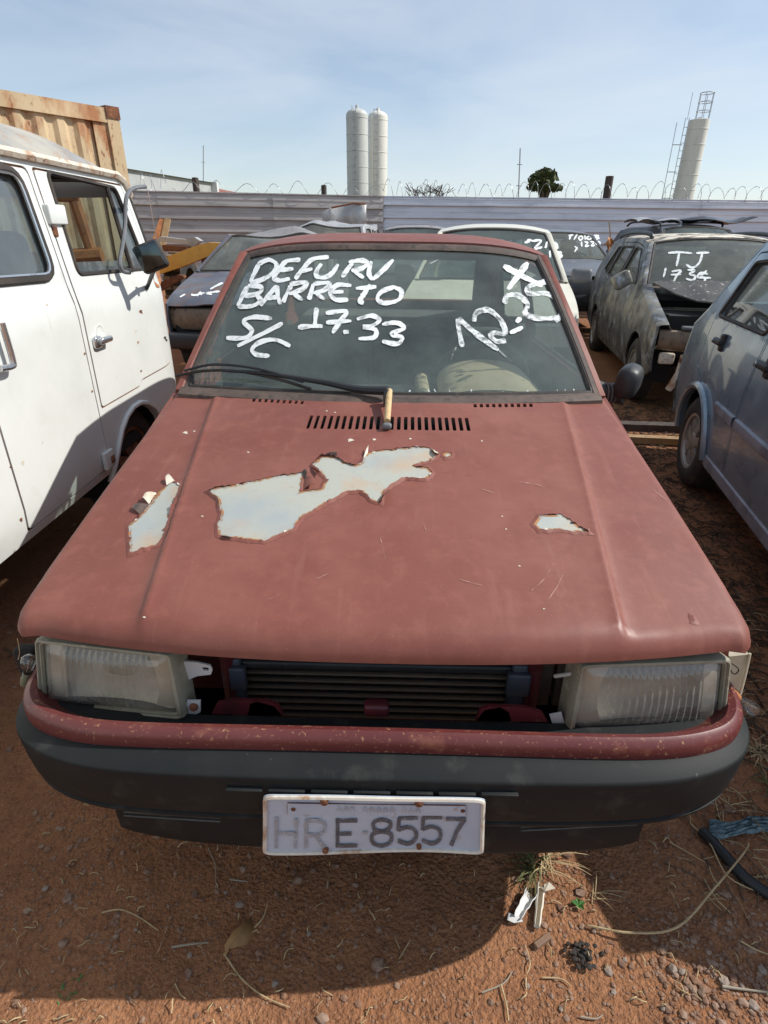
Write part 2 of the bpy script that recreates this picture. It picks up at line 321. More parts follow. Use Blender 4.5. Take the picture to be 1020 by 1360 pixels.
mat('zinc_fence', (.58, .61, .66), .40, .25, var=[(.9, (.68, .70, .74), .42, .65), (3, (.46, .48, .53), .5, .7), (12, (.55, .53, .5), .62, .74)], vscale=(.35, 1, 3), rvar=(2, .3, .5))
mat('brown_fence', (.37, .345, .325), .5, .25, var=[(.9, (.44, .41, .385), .42, .65), (3, (.28, .26, .245), .5, .7), (12, (.26, .24, .22), .62, .74)], vscale=(.35, 1, 3))
mat('wire_metal', (.42, .43, .45), .35, .8)
mat('post_wood', (.055, .042, .036), .9, var=[(20, (.1, .075, .06), .45, .7)], bump=(30, .3, .01), vscale=(1, 1, .2))
mat('wood', (.34, .22, .11), .8, var=[(14, (.22, .13, .06), .45, .7), (50, (.42, .3, .17), .55, .7)], bump=(40, .2, .004), vscale=(1, 1, .25))
mat('concrete_wall', (.42, .43, .42), .9, var=[(1, (.36, .37, .37), .42, .66), (6, (.48, .48, .46), .55, .7)])
mat('white_wall', (.62, .62, .6), .9)
mat('tile_roof', (.27, .09, .055), .85, var=[(2, (.2, .07, .045), .42, .66), (9, (.33, .14, .09), .55, .7)])
mat('silo_white', (.70, .68, .62), .55, var=[(.35, (.62, .60, .54), .42, .66), (1.4, (.54, .52, .46), .55, .72)], vscale=(1, 1, .25))
mat('silo_grey', (.52, .53, .50), .55, var=[(.5, (.44, .45, .43), .42, .66), (2, (.36, .36, .34), .58, .72)], vscale=(1, 1, .2))
mat('mirror_dark', (.10, .13, .14), .08, .9, var=[(6, (.04, .05, .055), .4, .6)])
mat('chrome', (.62, .63, .64), .22, .9, var=[(20, (.3, .28, .26), .6, .72)])
mat('grey_plastic', (.16, .165, .175), .5, var=[(8, (.11, .115, .12), .45, .7)])
mat('radiator_fin', (.035, .03, .026), .6, .4, var=[(40, (.09, .065, .045), .5, .7)])
mat('radiator_tube', (.24, .19, .14), .5, .3, var=[(25, (.2, .15, .11), .45, .7)])
mat('blue_plastic', (.045, .055, .078), .5, var=[(10, (.075, .08, .095), .45, .7)])
mat('lamp_frame', (.30, .285, .215), .5, var=[(10, (.20, .18, .13), .45, .7), (50, (.42, .39, .3), .56, .7)])
mat('reflector', (.62, .6, .55), .35, .5, var=[(6, (.36, .34, .3), .42, .7)])
mat('reflector_beige', (.50, .44, .36), .55, .1, var=[(8, (.42, .37, .3), .45, .7)])
mat('white_plastic', (.62, .62, .61), .5, var=[(12, (.48, .46, .43), .5, .72)])
mat('aged_plastic', (.55, .50, .38), .5, var=[(10, (.42, .38, .28), .45, .7)])
mat('orange_socket', (.42, .17, .06), .5, var=[(20, (.2, .08, .04), .5, .7)])
mat('olive_socket', (.16, .16, .10), .5)
mat('wire_black', (.02, .02, .02), .5)
mat('tan_sleeve', (.56, .40, .20), .6, var=[(60, (.4, .27, .13), .45, .7)])
chalkmat('brush_white', (.76, .78, .77), .30, .48, 38, (1, 1, 1), .42)
chalkmat('brush_thin', (.72, .75, .75), .36, .62, 60, (1, 1, 1), .22)
chalkmat('brush_ghost', (.5, .52, .5), .45, .75, 40, (1, 1, 1), .03)
chalkmat('brush_ghost_red', (.42, .22, .18), .40, .70, 60, (1, 1, 1), .1)
chalkmat('rust_bleed', (.42, .20, .08), .42, .62, 45, (1, 1, 1), 0)
mat('shade_litter', (.05, .036, .024), .9, var=[(3, (.09, .065, .04), .45, .65)])  # near-black colour that puts shade into the litter blades
glassmat('windscreen', (.84, .91, .86), .26, (.38, .46, .41), .03, 2.2, .32, .72, 1.0, dmin=.06)
glassmat('rear_glass', (.80, .84, .76), .30, (.6, .6, .5), .04, 8, .3, .7, .7, dmin=.12)
glassmat('side_glass', (.62, .68, .66), .16, (.42, .42, .38), .03, 4, .35, .75, 1.0, dmin=.05)
glassmat('dirty_glass', (.52, .58, .54), .34, (.34, .35, .29), .06, 5, .3, .7, .9, dmin=.16)
glassmat('van_glass', (.46, .56, .58), .22, (.42, .48, .5), .03, 3, .35, .75, 1.4, dmin=.10)
glassmat('clear_glass', (.93, .95, .95), .10, (.5, .5, .48), .03, 40, .4, .75, 1.3)
def lensmat():
    m = glassmat('lamp_lens', (.9, .89, .82), .5, (.52, .5, .44), .08, 9, .35, .75, 1.3, dmin=.10); return m
lensmat()
mat('leaf_brown', (.34, .19, .075), .7, var=[(20, (.25, .13, .05), .45, .7)])
mat('straw', (.48, .36, .20), .8, var=[(30, (.34, .24, .12), .45, .7)])
mat('twig_grey', (.30, .26, .20), .8)
mat('grass_green', (.085, .10, .03), .7, var=[(30, (.19, .16, .06), .5, .7)])
mat('leaf_green', (.05, .16, .03), .6)
mat('tree_leaf', (.065, .085, .03), .8, var=[(2, (.12, .105, .03), .5, .65)])
mat('bark', (.11, .08, .06), .9)
mat('paper', (.62, .56, .46), .8, var=[(20, (.45, .36, .26), .5, .7)])
mat('hose_black', (.015, .016, .018), .55)
mat('blue_mesh', (.13, .20, .23), .8, var=[(60, (.28, .36, .38), .5, .7), (25, (.05, .07, .08), .5, .65)], bump=(80, .6, .01))
mat('char', (.035, .028, .024), .9, var=[(60, (.12, .09, .07), .55, .7)], bump=(80, .6, .01))
mat('stone_a', (.26, .20, .16), .9, var=[(30, (.34, .27, .22), .45, .7)], bump=(80, .2, .003))
mat('stone_b', (.20, .125, .085), .9, var=[(30, (.27, .16, .1), .45, .7)], bump=(80, .2, .003))
mat('pebble', (.23, .12, .07), .9, var=[(25, (.30, .20, .145), .45, .6), (40, (.14, .075, .05), .5, .65)])
mat('soil', (.355, .168, .085), .95, var=[(1.2, (.30, .135, .065), .4, .65), (7, (.25, .115, .06), .45, .7, 8), (60, (.20, .092, .05), .48, .70, 8), (150, (.42, .23, .13), .56, .70, 6), (34, (.16, .075, .043), .58, .74, 8)], bump=(110, .9, .016), spec=.15)
def far_grass():
    nt = MATS['soil'].node_tree; b = nt.nodes['Principled BSDF']; src = b.inputs['Base Color'].links[0].from_socket
    ge = nn(nt, 'ShaderNodeNewGeometry'); sx = nn(nt, 'ShaderNodeSeparateXYZ'); nt.links.new(ge.outputs['Position'], sx.inputs[0])
    mr = nn(nt, 'ShaderNodeMapRange'); mr.inputs['From Min'].default_value = 15; mr.inputs['From Max'].default_value = 19; nt.links.new(sx.outputs['Y'], mr.inputs['Value'])
    mx = nn(nt, 'ShaderNodeMix', data_type='RGBA'); mx.inputs['B'].default_value = (.14, .125, .06, 1); nt.links.new(mr.outputs[0], mx.inputs['Factor']); nt.links.new(src, mx.inputs['A']); nt.links.new(mx.outputs['Result'], b.inputs['Base Color'])
far_grass()
MT = MATS
# ================================================================ ground
def rise(y): return .02*clip(y-2.5, 0, 22)
def gz(x, y):
    n = mnoise.noise(Vector((x*.9, y*.9, 1.3)))*.02
    k = math.exp(-((x/2.0)**2 + ((y-.2)/1.6)**2))
    f = (mnoise.noise(Vector((x*6, y*6, 4.1)))*.010 + mnoise.noise(Vector((x*17, y*17, 7.7)))*.0055 + mnoise.noise(Vector((x*45, y*45, 2.2)))*.0028)
    return rise(y) + n*min(1, .35+abs(y)*.1) + f*(.25+.75*k)
def graded(lo, hi, step, far, g=1.28):
    a = list(np.arange(lo, hi+1e-9, step)); s = step; p = a[-1]; up = []
    while p < far: s *= g; p += s; up.append(p)
    s = step; p = a[0]; dn = []
    while p > -far: s *= g; p -= s; dn.append(p)
    return list(reversed(dn))+a+up
gx = graded(-1.15, 1.25, .011, 1500); gy = graded(-.35, .75, .011, 1500)
gp = [[(x, y, gz(x, y) if abs(x) < 30 and abs(y) < 40 else rise(y)) for x in gx] for y in gy]
ground = mk('ground', *grid(gp), MT['soil'], sharp=None); tag(ground, 'red-brown earth and gravel of the yard', kind='structure')
# ================================================================ generic car machinery
class Car:
    d = dict(L=3.7, w=.80, k=.05, zs=.24, zb=.92, zr=1.42, wr=.60, crown=.055, dfr=.04, hf=.74, y0=.16, yc=1.12, zc=.95, yt=1.72, yr=3.05, yb=3.45, bul=.10, bult=.05, rexp=2.6,
             yw1=.70, yw2=3.06, ra=.33, rw=.28, yB=2.15, yC=3.05, nd=2, gin=.045, plan=.06)
    def __init__(s, **k):
        for a, b in {**Car.d, **k}.items(): setattr(s, a, b)
    def W(s, y, z):
        f = 1 - s.plan*max(0, (.9-y)/.9)**2.5 - .05*max(0, (y-(s.L-.9))/.9)**2.5
        zz = min(z, s.zb); b = s.w*(1-s.k*((zz-.58)/.36)**2)
        if z > s.zb:
            t = (z-s.zb)/(s.zr-s.crown-s.zb); b = b - (b-s.wr)*t**1.08
        return b*f
    def redge(s, y): return s.zr - s.crown - s.dfr*clip((s.yt+.4-y)/.4)**2 - .05*clip((y-(s.yr-.5))/.5)**2
    def roofz(s, x, y):
        w = s.W(y, s.redge(y)); return s.redge(y) + s.crown*(1-min(1, abs(x)/w)**s.rexp)
    def hedge(s, y): return s.hf + (s.zc-s.hf)*clip((y-s.y0)/(s.yc-s.y0))**.85
    def ws(s, u, v):
        """windscreen surface, u -1..1 across, v 0..1 upwards"""
        zt = s.redge(s.yt); wb = s.W(s.yc, s.zc)-s.gin*.6; wt = s.W(s.yt, zt)-s.gin
        b = np.array([u*wb, s.yc-s.bul*(1-u*u), s.zc+.008*(1-u*u)])
        yt = s.yt-s.bult*(1-u*u); t = np.array([u*wt, yt, s.roofz(u*wt, yt)-.014])
        p = b+(t-b)*v; bow = .025*4*v*(1-v); n = np.array([0, -.55, .83]); return p+n*bow*(1-.5*u*u)
    def wsn(s, u, v):
        e = 1e-3; a = s.ws(u+e, v)-s.ws(u-e, v); b = s.ws(u, v+e)-s.ws(u, v-e); n = np.cross(a, b); n /= np.linalg.norm(n); return n if n[1] < 0 else -n
    def outline(s):
        P = [(s.y0, s.zs+.12), (s.yw1-s.ra-.015, s.zs+.03)]
        P += [(s.yw1+s.ra*math.cos(a), s.rw+s.ra*math.sin(a)) for a in np.linspace(math.pi*.98, .02*math.pi, 13)]
        P += [(s.yw1+s.ra+.01, s.zs), (s.yw2-s.ra-.01, s.zs)]
        P += [(s.yw2+s.ra*math.cos(a), s.rw+s.ra*math.sin(a)) for a in np.linspace(math.pi*.98, .02*math.pi, 13)]
        P += [(s.yw2+s.ra+.012, s.zs+.04), (s.L-.06, s.zs+.10), (s.L-.03, .55), (s.L-.05, s.zb-.10), (s.yb, s.zb+.03)]
        P += [(y, s.redge(y)) for y in np.linspace(s.yr, s.yt, 9)]
        P += [(s.yc, s.zc)] + [(y, s.hedge(y)) for y in np.linspace(s.yc, s.y0, 8)][1:]
        return P
def inset(poly, d):
    P = np.array(poly, float); a = np.roll(P, 1, 0); b = np.roll(P, -1, 0)
    e1 = P-a; e2 = b-P; e1 /= np.maximum(np.linalg.norm(e1, axis=1, keepdims=True), 1e-9); e2 /= np.maximum(np.linalg.norm(e2, axis=1, keepdims=True), 1e-9)
    n1 = np.stack([-e1[:, 1], e1[:, 0]], 1); n2 = np.stack([-e2[:, 1], e2[:, 0]], 1); n = n1+n2; n /= np.maximum((n*n1).sum(1, keepdims=True), .5)
    return [p for p in P+n*d]
def wheel(parent, c, r, w, side, spokes=7, rimr=.62, tyre_mat='tyre', rim_mat='rim_silver', rot=0.2):
    s = side; rr = r*rimr
    prof = [(-w/2, rr), (-w/2-.008, rr+.02), (-w/2, r-.035), (-w/2+.02, r-.008), (-w*.2, r), (w*.2, r), (w/2-.02, r-.008), (w/2, r-.035), (w/2+.008, rr+.02), (w/2, rr)]
    t = mk('wheel', *lathe(prof, 40, c, 'x', True), MT[tyre_mat], parent)
    g = G(); xo = s*(w/2-.012); g.add(*lathe([(xo, rr+.004), (xo+s*.012, rr-.004), (xo+s*.006, rr-.02), (xo-s*.02, rr-.03), (xo-s*.06, rr-.035), (xo-s*.065, .02), (xo-s*.065, .001)], 36, c, 'x'))
    for i in range(spokes):
        a = rot+2*math.pi*i/spokes; da = np.array([0, math.cos(a), math.sin(a)]); db = np.array([0, -math.sin(a), math.cos(a)]); C = np.array(c)
        w0, w1 = .026, .040
        P = []
        for (q, ww, xx) in ((.03, w0, .0), (rr*.5, w0, .006), (rr-.018, w1, -.004)):
            for sg in (-1, 1): P.append(C+da*q+db*ww*sg*(1 if q > .04 else .8)+np.array([xo+s*(xx-.004), 0, 0]))
            for sg in (1, -1): P.append(C+da*q+db*(ww+.006)*sg+np.array([xo-s*.045, 0, 0]))
        g.add(P, [(i*4+k, i*4+(k+1) % 4, i*4+4+(k+1) % 4, i*4+4+k) for i in range(2) for k in range(4)]+[(0, 3, 2, 1), (8, 9, 10, 11)])
    g.add(*lathe([(xo-s*.05, .062), (xo-s*.004, .058), (xo+s*.006, .045), (xo+s*.008, .001)], 20, c, 'x'))
    for i in range(4):
        a = rot+.4+math.pi/2*i; g.add(*lathe([(xo-s*.05, .011), (xo+s*.003, .010), (xo+s*.004, .001)], 8, (c[0], c[1]+.042*math.cos(a), c[2]+.042*math.sin(a)), 'x'))
    g.make('rim', MT[rim_mat], t); return t
def seat(parent, x, y, z, m='fabric_dark', rec=.25, hr=True):
    b = mk('seat', *rbox((x, y, z), (.48, .50, .16), .06), MT[m], parent)
    R = rotm(rx=-rec); mk('backrest', *rbox((x, y+.27, z+.33), (.47, .13, .58), .055, R), MT[m], b)
    if hr: mk('headrest', *rbox((x, y+.36, z+.68), (.27, .09, .16), .04, R), MT[m], b)
    return b
def steering(parent, c, tilt=.45, r=.185):
    R = rotm(rx=tilt); C = np.array(c)
    ring = [C + R @ np.array([r*math.cos(a), 0, r*math.sin(a)]) for a in np.linspace(0, 2*math.pi, 28, endpoint=False)]
    g = G(); g.add(*tube(ring, .014, 8, True)); g.add(*rbox(C, (.12, .04, .09), .02, R))
    for a in (0.1, math.pi-.1, -math.pi/2): g.add(*tube([C, C + R @ np.array([r*math.cos(a), 0, r*math.sin(a)])], .012, 6))
    g.add(*tube([C, C+R @ np.array([0, -.3, -.02])], .022, 8)); return g.make('steering_wheel', MT['black_plastic'], parent)
def mirror(parent, base, d, mats=('black_plastic', 'grey_plastic'), s=1):
    """door mirror: shell with glass, base on the door, d = +1 right of picture, -1 left"""
    b = np.array(base, float)
    o = mk('door_mirror', *rbox(b+np.array([d*.13, 0, .035]), (.20, .085, .13), .04), MT[mats[0]], parent)
    mk('mirror_arm', *tube([b+np.array([-.02*d, 0, -.02]), b+np.array([d*.05, 0, .0]), b+np.array([d*.09, 0, .02])], [.035, .028, .022], 8), MT[mats[0]], o)
    mk('mirror_glass', *rbox(b+np.array([d*.13, .040, .035]), (.165, .012, .10), .005), MT['chrome'], o); return o
def build_car(c, root, paint, glass='side_glass', wglass='windscreen', hood=True, front=True, side_paint=None, roof_paint=None, hood_paint=None, trim=True, wheels=True, interior=True, step=.06, bend=None, mirrors=True, dash='black_plastic', side_fn=None):
    pm = MT[paint]; sp = MT[side_paint or paint]; rm = MT[roof_paint or paint]; hm = MT[hood_paint or paint]
    bend = bend or (lambda p: p)
    ol = c.outline(); P = {}
    zt = c.redge
    gap = .008
    dA = np.array([c.yt-c.yc, zt(c.yt)-c.zc]); dA /= np.linalg.norm(dA); nA = np.array([dA[1], -dA[0]])    # into the cabin
    a0 = np.array([c.yc, c.zc])+nA*.055; a1 = np.array([c.yt, zt(c.yt)])+nA*.055
    def atz(z): return a0+(a1-a0)*((z-a0[1])/(a1[1]-a0[1]))
    d1 = [(c.yc+.07, c.zs+.07), (c.yB, c.zs+.07), (c.yB, zt(c.yB)-.035), tuple(atz(zt(c.yt)-.035)), tuple(atz(c.zb+.02)), (c.yc+.055, c.zb-.10)]
    w1a = np.array([c.yc, c.zc])+nA*.10; w1b = np.array([c.yt, zt(c.yt)])+nA*.10
    def wat(z): return tuple(w1a+(w1b-w1a)*((z-w1a[1])/(w1b[1]-w1a[1])))
    zw0 = c.zb+.025; w1 = rounded([wat(zw0), (c.yB-.055, zw0), (c.yB-.075, zt(c.yB)-.085), wat(zt(c.yt+.1)-.085)], .03)
    if c.nd == 4:
        yD = c.yC
        d2 = [(c.yB+.012, c.zs+.07), (c.yw2-c.ra-.04, c.zs+.07), (c.yw2-c.ra+.0, .50), (yD, .72), (yD, c.zb), (yD-.10, zt(yD)-.04), (c.yB+.012, zt(c.yB)-.035)]
        w2 = rounded([(c.yB+.06, zw0), (yD-.06, zw0), (yD-.15, zt(yD)-.09), (c.yB+.045, zt(c.yB)-.085)], .03)
        doors = [(d1, [w1]), (d2, [w2])]; body_holes = []
        w3 = rounded([(yD+.06, zw0+.01), (yD+.30, zw0+.05), (yD+.12, zt(yD)-.10), (yD-.03, zt(yD)-.095)], .025) if c.L-yD > .75 else None
        if w3 is not None and inpoly(np.array(w3), ol).all(): body_holes.append(w3)
    else:
        w2 = rounded([(c.yB+.06, zw0), (c.yC, zw0), (c.yC-.16, zt(c.yC-.1)-.09), (c.yB+.04, zt(c.yB)-.085)], .04)
        doors = [(d1, [w1])]; body_holes = [w2]
    for sgn in (-1, 1):
        fl = sgn < 0
        fn = lambda y, z, s_=sgn: bend(np.array([s_*c.W(y, z), y, z]))
        fng = lambda y, z, s_=sgn: bend(np.array([s_*(c.W(y, z)-.014), y, z]))
        body = panel('body_side', ol, fn, sp, root, holes=[rounded(d, .03) for d, _ in doors]+body_holes, step=step, t=.018, flip=fl)
        for d, ws in doors:
            do = panel('door', rounded(inset(d, gap), .03), fn, sp, root, holes=ws, step=step, t=.02, flip=fl)
            for w in ws:
                panel('window_pane', inset(w, -.004), fng, MT[glass], do, step=.12, t=.0, flip=fl)
                if trim:
                    v, f = tube([fn(p[0], p[1])*1.0 for p in w], .011, 5, True); mk('window_seal', v, f, MT['rubber'], do)
        for w in body_holes:
            panel('window_pane', inset(w, -.004), fng, MT[glass], body, step=.12, t=.0, flip=fl)
            if trim: v, f = tube([fn(p[0], p[1]) for p in w], .011, 5, True); mk('window_seal', v, f, MT['rubber'], body)
        # screen pillar
        rows = []
        for v_ in np.linspace(0, 1, 9):
            y = lerp(c.yc, c.yt, v_); z = lerp(c.zc, zt(c.yt), v_); a = np.array([sgn*c.W(y, z), y, z]); b = c.ws(sgn*.965, v_)
            m1 = a*.72+b*.28+np.array([sgn*.006, -.012, .008]); m2 = a*.35+b*.65+np.array([sgn*.003, -.012, .008]); rows.append([bend(q) for q in (a, m1, m2, b)])
        v, f = grid(rows); f = f if sgn > 0 else [tuple(reversed(q)) for q in f]; f = [tuple(reversed(q)) for q in f]; v, f = thick(v, f, .01); P['pillar%d' % sgn] = mk('pillar', v, f, pm, root)
    # roof
    n = 17; us = np.linspace(-1, 1, n)
    fe = [(u*c.W(c.yt, zt(c.yt)), c.yt-c.bult*(1-u*u)) for u in us]
    ro = fe + [(c.W(y, zt(y)), y) for y in np.linspace(c.yt, c.yr, 7)[1:]] + [(u*c.W(c.yr, zt(c.yr)), c.yr+.03*(1-u*u)) for u in us[::-1]][1:] + [(-c.W(y, zt(y)), y) for y in np.linspace(c.yr, c.yt, 7)[1:-1]]
    P['roof'] = panel('roof', ro, lambda x, y: bend(np.array([x, y, c.roofz(x, max(y, c.yt-c.bult))])), rm, root, step=step*1.3, t=.012)
    # windscreen with seal
    gu = np.linspace(-.965, .965, 19); gv = np.linspace(.03, .975, 11)
    v, f = grid([[bend(c.ws(u, q)) for u in gu] for q in gv]); P['ws'] = mk('windscreen', v, f, MT[wglass], root)
    per = [c.ws(u, .02) for u in np.linspace(-.95, .95, 21)]+[c.ws(.965, q) for q in np.linspace(.05, .95, 9)]+[c.ws(u, .98) for u in np.linspace(.95, -.95, 21)]+[c.ws(-.965, q) for q in np.linspace(.95, .05, 9)]
    P['seal'] = mk('windscreen_seal', *tube([bend(p) for p in per], .013, 6, True), MT['rubber'], P['ws'])
    # header strip between screen and roof
    v, f = grid([[bend(c.ws(u, .965)+np.array([0, -.004, .004])) for u in us], [bend(np.array([x, y, c.roofz(x, y)])) for (x, y) in fe]])
    # scuttle
    v, f = grid([[bend(c.ws(u, 0)+np.array([0, -.05, -.012])) for u in us], [bend(c.ws(u, .03)) for u in us]]); mk('scuttle', v, f, MT['rubber'] if hood else MT['seal'], root)
    # hood
    if hood:
        he = lambda y: c.W(y, c.hedge(y))-.004
        yf = lambda x: c.y0-.06+.10*(abs(x)/c.w)**2.2
        ho = [(u*he(c.y0+.05), yf(u*he(c.y0))) for u in us] + [(he(y), y) for y in np.linspace(c.y0+.1, c.yc-.04, 7)] + [(u*(he(c.yc)), c.yc-.05-c.bul*(1-u*u)) for u in us[::-1]] + [(-he(y), y) for y in np.linspace(c.yc-.04, c.y0+.1, 7)]
        ho = rounded(ho, .02, 2)
        def hz(x, y):
            e = c.hedge(y); w = he(y); d = y-yf(x); q = clip(1-d/.10); xc = lerp(.52, .62, clip(y/c.yc))*c.w
            return e+.035*(1-min(1, abs(x)/w)**2.4)-.035*q*q*q+.008*clip((xc-abs(x))/.03)
        P['hz'] = hz
        P['hood'] = panel('hood', ho, lambda x, y: bend(np.array([x, y, hz(x, y)])), hm, root, step=step, t=.012)
    # tail: hatch, rear window, bumper
    uu = sorted(set(list(np.linspace(-1, 1, 13))+[-.8, .8])); rowsd = []
    seq = [(c.yr, zt(c.yr), 0), (lerp(c.yr, c.yb, .15), lerp(zt(c.yr), c.zb+.03, .12), 0), (lerp(c.yr, c.yb, .9), lerp(zt(c.yr), c.zb+.03, .88), 1), (c.yb, c.zb+.03, 0), (c.L-.04, c.zb-.09, 0), (c.L-.01, .68, 0), (c.L, .5, 0), (c.L-.03, .30, 0)]
    rows = []
    for (y, z, g_) in seq:
        w = c.W(y, min(z, zt(c.yr))); rows.append([bend(np.array([u*w, y+.04*(1-u*u)*(1 if z < zt(c.yr) else .75), (c.roofz(u*w, c.yr) if z >= zt(c.yr)-1e-6 else z)])) for u in uu])
    v, f = grid(rows); C_ = len(uu); fb = []; fg = []
    for q in f:
        r_ = q[0]//C_; cidx = q[0] % C_; um = (uu[cidx]+uu[cidx+1])/2
        (fg if (r_ == 1 and abs(um) < .8) else fb).append(tuple(reversed(q)))
    vb, fb2 = thick(v, fb, .012); hatch = mk('tailgate', vb, fb2, sp, root); mk('rear_window', v, fg, MT['rear_glass'], hatch); P['hatch'] = hatch
    mk('rear_bumper', *rbox((0, c.L+.01, .45), (c.w*1.9, .12, .20), .05), MT['black_plastic'], root)
    # underside and cabin floor
    g = G(); g.add(*box((0, (c.yc+c.L)/2, .26), (c.w*1.75, c.L-c.yc-.1, .06))); g.add(*box((0, c.yc+.02, .55), (c.w*1.7, .04, .6))); g.make('floor_pan', MT['dark_void'], root)
    if interior:
        for s_ in (-1, 1): seat(root, s_*.35, c.yc+.80, .50)
        b = mk('rear_seat', *rbox((0, c.yw2-.22, .50), (c.w*1.5, .5, .16), .05), MT['fabric_dark'], root); mk('backrest', *rbox((0, c.yw2+.05, .78), (c.w*1.5, .14, .5), .05, rotm(rx=-.25)), MT['fabric_dark'], b)
        mk('dashboard', *rbox((0, c.yc+.22, c.zc-.16), (c.w*1.62, .42, .26), .08), MT[dash], root); steering(root, (.36, c.yc+.52, c.zc-.08))
    if wheels:
        for y in (c.yw1, c.yw2):
            for s_ in (-1, 1): wheel(root, (s_*(c.w-.10), y, c.rw), c.rw, .165, s_)
        for y in (c.yw1, c.yw2):
            for s_ in (-1, 1):
                g = G()
                w_ = [[np.array([xx, y+(c.ra-.004)*math.cos(a), c.rw+(c.ra-.004)*math.sin(a)]) for a in np.linspace(-.15, math.pi+.15, 14)] for xx in (s_*(c.w-.27), s_*(c.w-.05))]
                g.add(*grid(w_)); g.make('wheel_liner', MT['dark_void'], root)
    if front:
        # front skin with lamps, grille slot and bumper
        us2 = np.linspace(-1, 1, 25); prof = [(.005, c.hf-.045), (-.01, c.hf-.07), (-.015, c.hf-.20), (.0, c.hf-.24)]
        yf = lambda u: c.y0-.05+.11*abs(u)**2.4
        rows = [[bend(np.array([u*(c.W(c.y0, .6)), yf(u)+dy, z])) for u in us2] for (dy, z) in prof]
        v, f = grid(rows); f = [tuple(reversed(q)) for q in f]; v, f = thick(v, f, .02); P['nose'] = mk('nose_panel', v, f, pm, root)
        for s_ in (-1, 1):
            rows = [[bend(np.array([s_*u*c.W(c.y0, .6), yf(u)-.022-.006*math.sin(math.pi*(u-.5)/.48), z])) for u in np.linspace(.5, .98, 9)] for z in np.linspace(c.hf-.065, c.hf-.185, 6)]
            v, f = grid(rows); f = f if s_ < 0 else [tuple(reversed(q)) for q in f]; v, f = thick(v, f, .025); mk('headlamp', v, f, MT['lamp_lens'], root)
        pr = [(.05, c.hf-.235), (-.035, c.hf-.24), (-.055, c.hf-.28), (-.05, c.hf-.40), (-.01, c.hf-.47), (.05, c.hf-.48)]
        rows = [[bend(np.array([u*(c.w+.005)*(1-.02*0), yf(u)+dy-.0, z])) for u in us2] for (dy, z) in pr]
        v, f = grid(rows); f = [tuple(reversed(q)) for q in f]; v, f = thick(v, f, .015); mk('front_bumper', v, f, MT['black_plastic'], root)
    if mirrors:
        for s_ in mirrors if isinstance(mirrors, tuple) else (-1, 1):
            y = c.yc+.20; mirror(root, bend(np.array([s_*(c.W(y, c.zb+.05)), y, c.zb+.06])), s_)
    return P
# ---------------------------------------------------------------- brush lettering on a surface
def strokes(name, letters, S, N, g0, matname, parent, wpx=7.0, off=.0025, xf=(1, 0, 0), jit=.12, inv=None):
    sc, ox, oy = xf
    for li, lines in enumerate(letters):
        g = G()
        for k, ln in enumerate(lines):
            P = catmull([np.array([q[0]/sc+ox, q[1]/sc+oy]) for q in ln], 6)
            P = [p+RNG.normal(0, .12, 2) for p in P]; n = len(P); A = []; B = []
            for i in range(n):
                t = P[min(i+1, n-1)]-P[max(i-1, 0)]; t /= max(np.linalg.norm(t), 1e-6); nn_ = np.array([-t[1], t[0]])
                e = min(1, .55+.45*min(i, n-1-i)/1.5); w = wpx/2*e*(1+RNG.normal(0, jit*.5))*(1+.15*math.sin(i*.5+li))
                A.append(P[i]+nn_*w); B.append(P[i]-nn_*w)
            g_ = g0; row = []
            for q in (A, B):
                r = []
                for p in q:
                    if inv: w3 = inv(p[0], p[1])
                    else:
                        u, v = hit(p[0], p[1], S, g_); w3 = S(u, v)+N(u, v)*(off+.0004*k)
                    r.append(w3)
                row.append(r)
            g.add(*grid(row))
        g.make(name, MT[matname], parent, sharp=None)
# ================================================================ the red hatchback in front
uno = thing('red_hatchback', 'faded red hatchback with peeling hood and white brush writing on its windscreen', 'car', (0, 0, 0))
HC = Car(L=3.64, w=.765, k=.072, zb=.955, zr=1.438, wr=.595, crown=.050, dfr=.030, rexp=4.0, hf=.72, y0=.24, yc=1.141, zc=.962, yt=1.735, yr=3.0, yb=3.5, bul=.105, bult=.05, yw1=.70, yw2=3.06, ra=.32, rw=.28, yB=2.25, yC=3.1, nd=2, gin=.028, plan=.03)
def _hw(y, z):
    f = 1 - .03*max(0, (.5-y)/.5)**2 - .05*max(0, (y-2.74)/.9)**2.5
    if z < .74: t = clip((z-.50)/.24); b = lerp(.752, .708, t*t*(3-2*t))
    elif z <= .955: b = lerp(.708, .704, (z-.74)/.215)
    else: b = .704-(.704-HC.wr)*((z-.955)/(HC.zr-HC.crown-.955))**1.08
    return b*f
HC.W = _hw
UP = build_car(HC, uno, 'red_paint', hood=False, front=False, step=.07, mirrors=False, interior=False, wglass='windscreen', roof_paint='red_paint')
# hood as a height field
def h_yf(x): return .098+.088*(abs(x)/.72)**2.3
def h_yr(x): return 1.028+.105*(abs(x)/.71)**2
def h_edge(y): return .712
HOUT = []
for x in np.linspace(-.655, .655, 105): HOUT.append((x, h_yf(x)))
HOUT += [(.690, .168), (.708, .185), (.718, .212)] + [(lerp(.720, .706, t), lerp(.25, 1.10, t)) for t in np.linspace(0, 1, 9)]
HOUT += [(x, h_yr(x)) for x in np.linspace(.70, -.70, 29)]
HOUT += [(-a, b) for (a, b) in reversed([(.690, .168), (.708, .185), (.718, .212)] + [(lerp(.720, .706, t), lerp(.25, 1.10, t)) for t in np.linspace(0, 1, 9)])]
HOUT = [tuple(p) for p in resamp(HOUT, .013)]
HOA = np.array(HOUT)
HCORN = np.array([p for p in HOUT if p[0] > .54 and p[1] < .40]+[(.9, .4), (.9, 0), (.54, 0)][:0])
HEDGE = np.array([p for p in HOUT if p[1] < 1.02 or abs(p[0]) > .705])
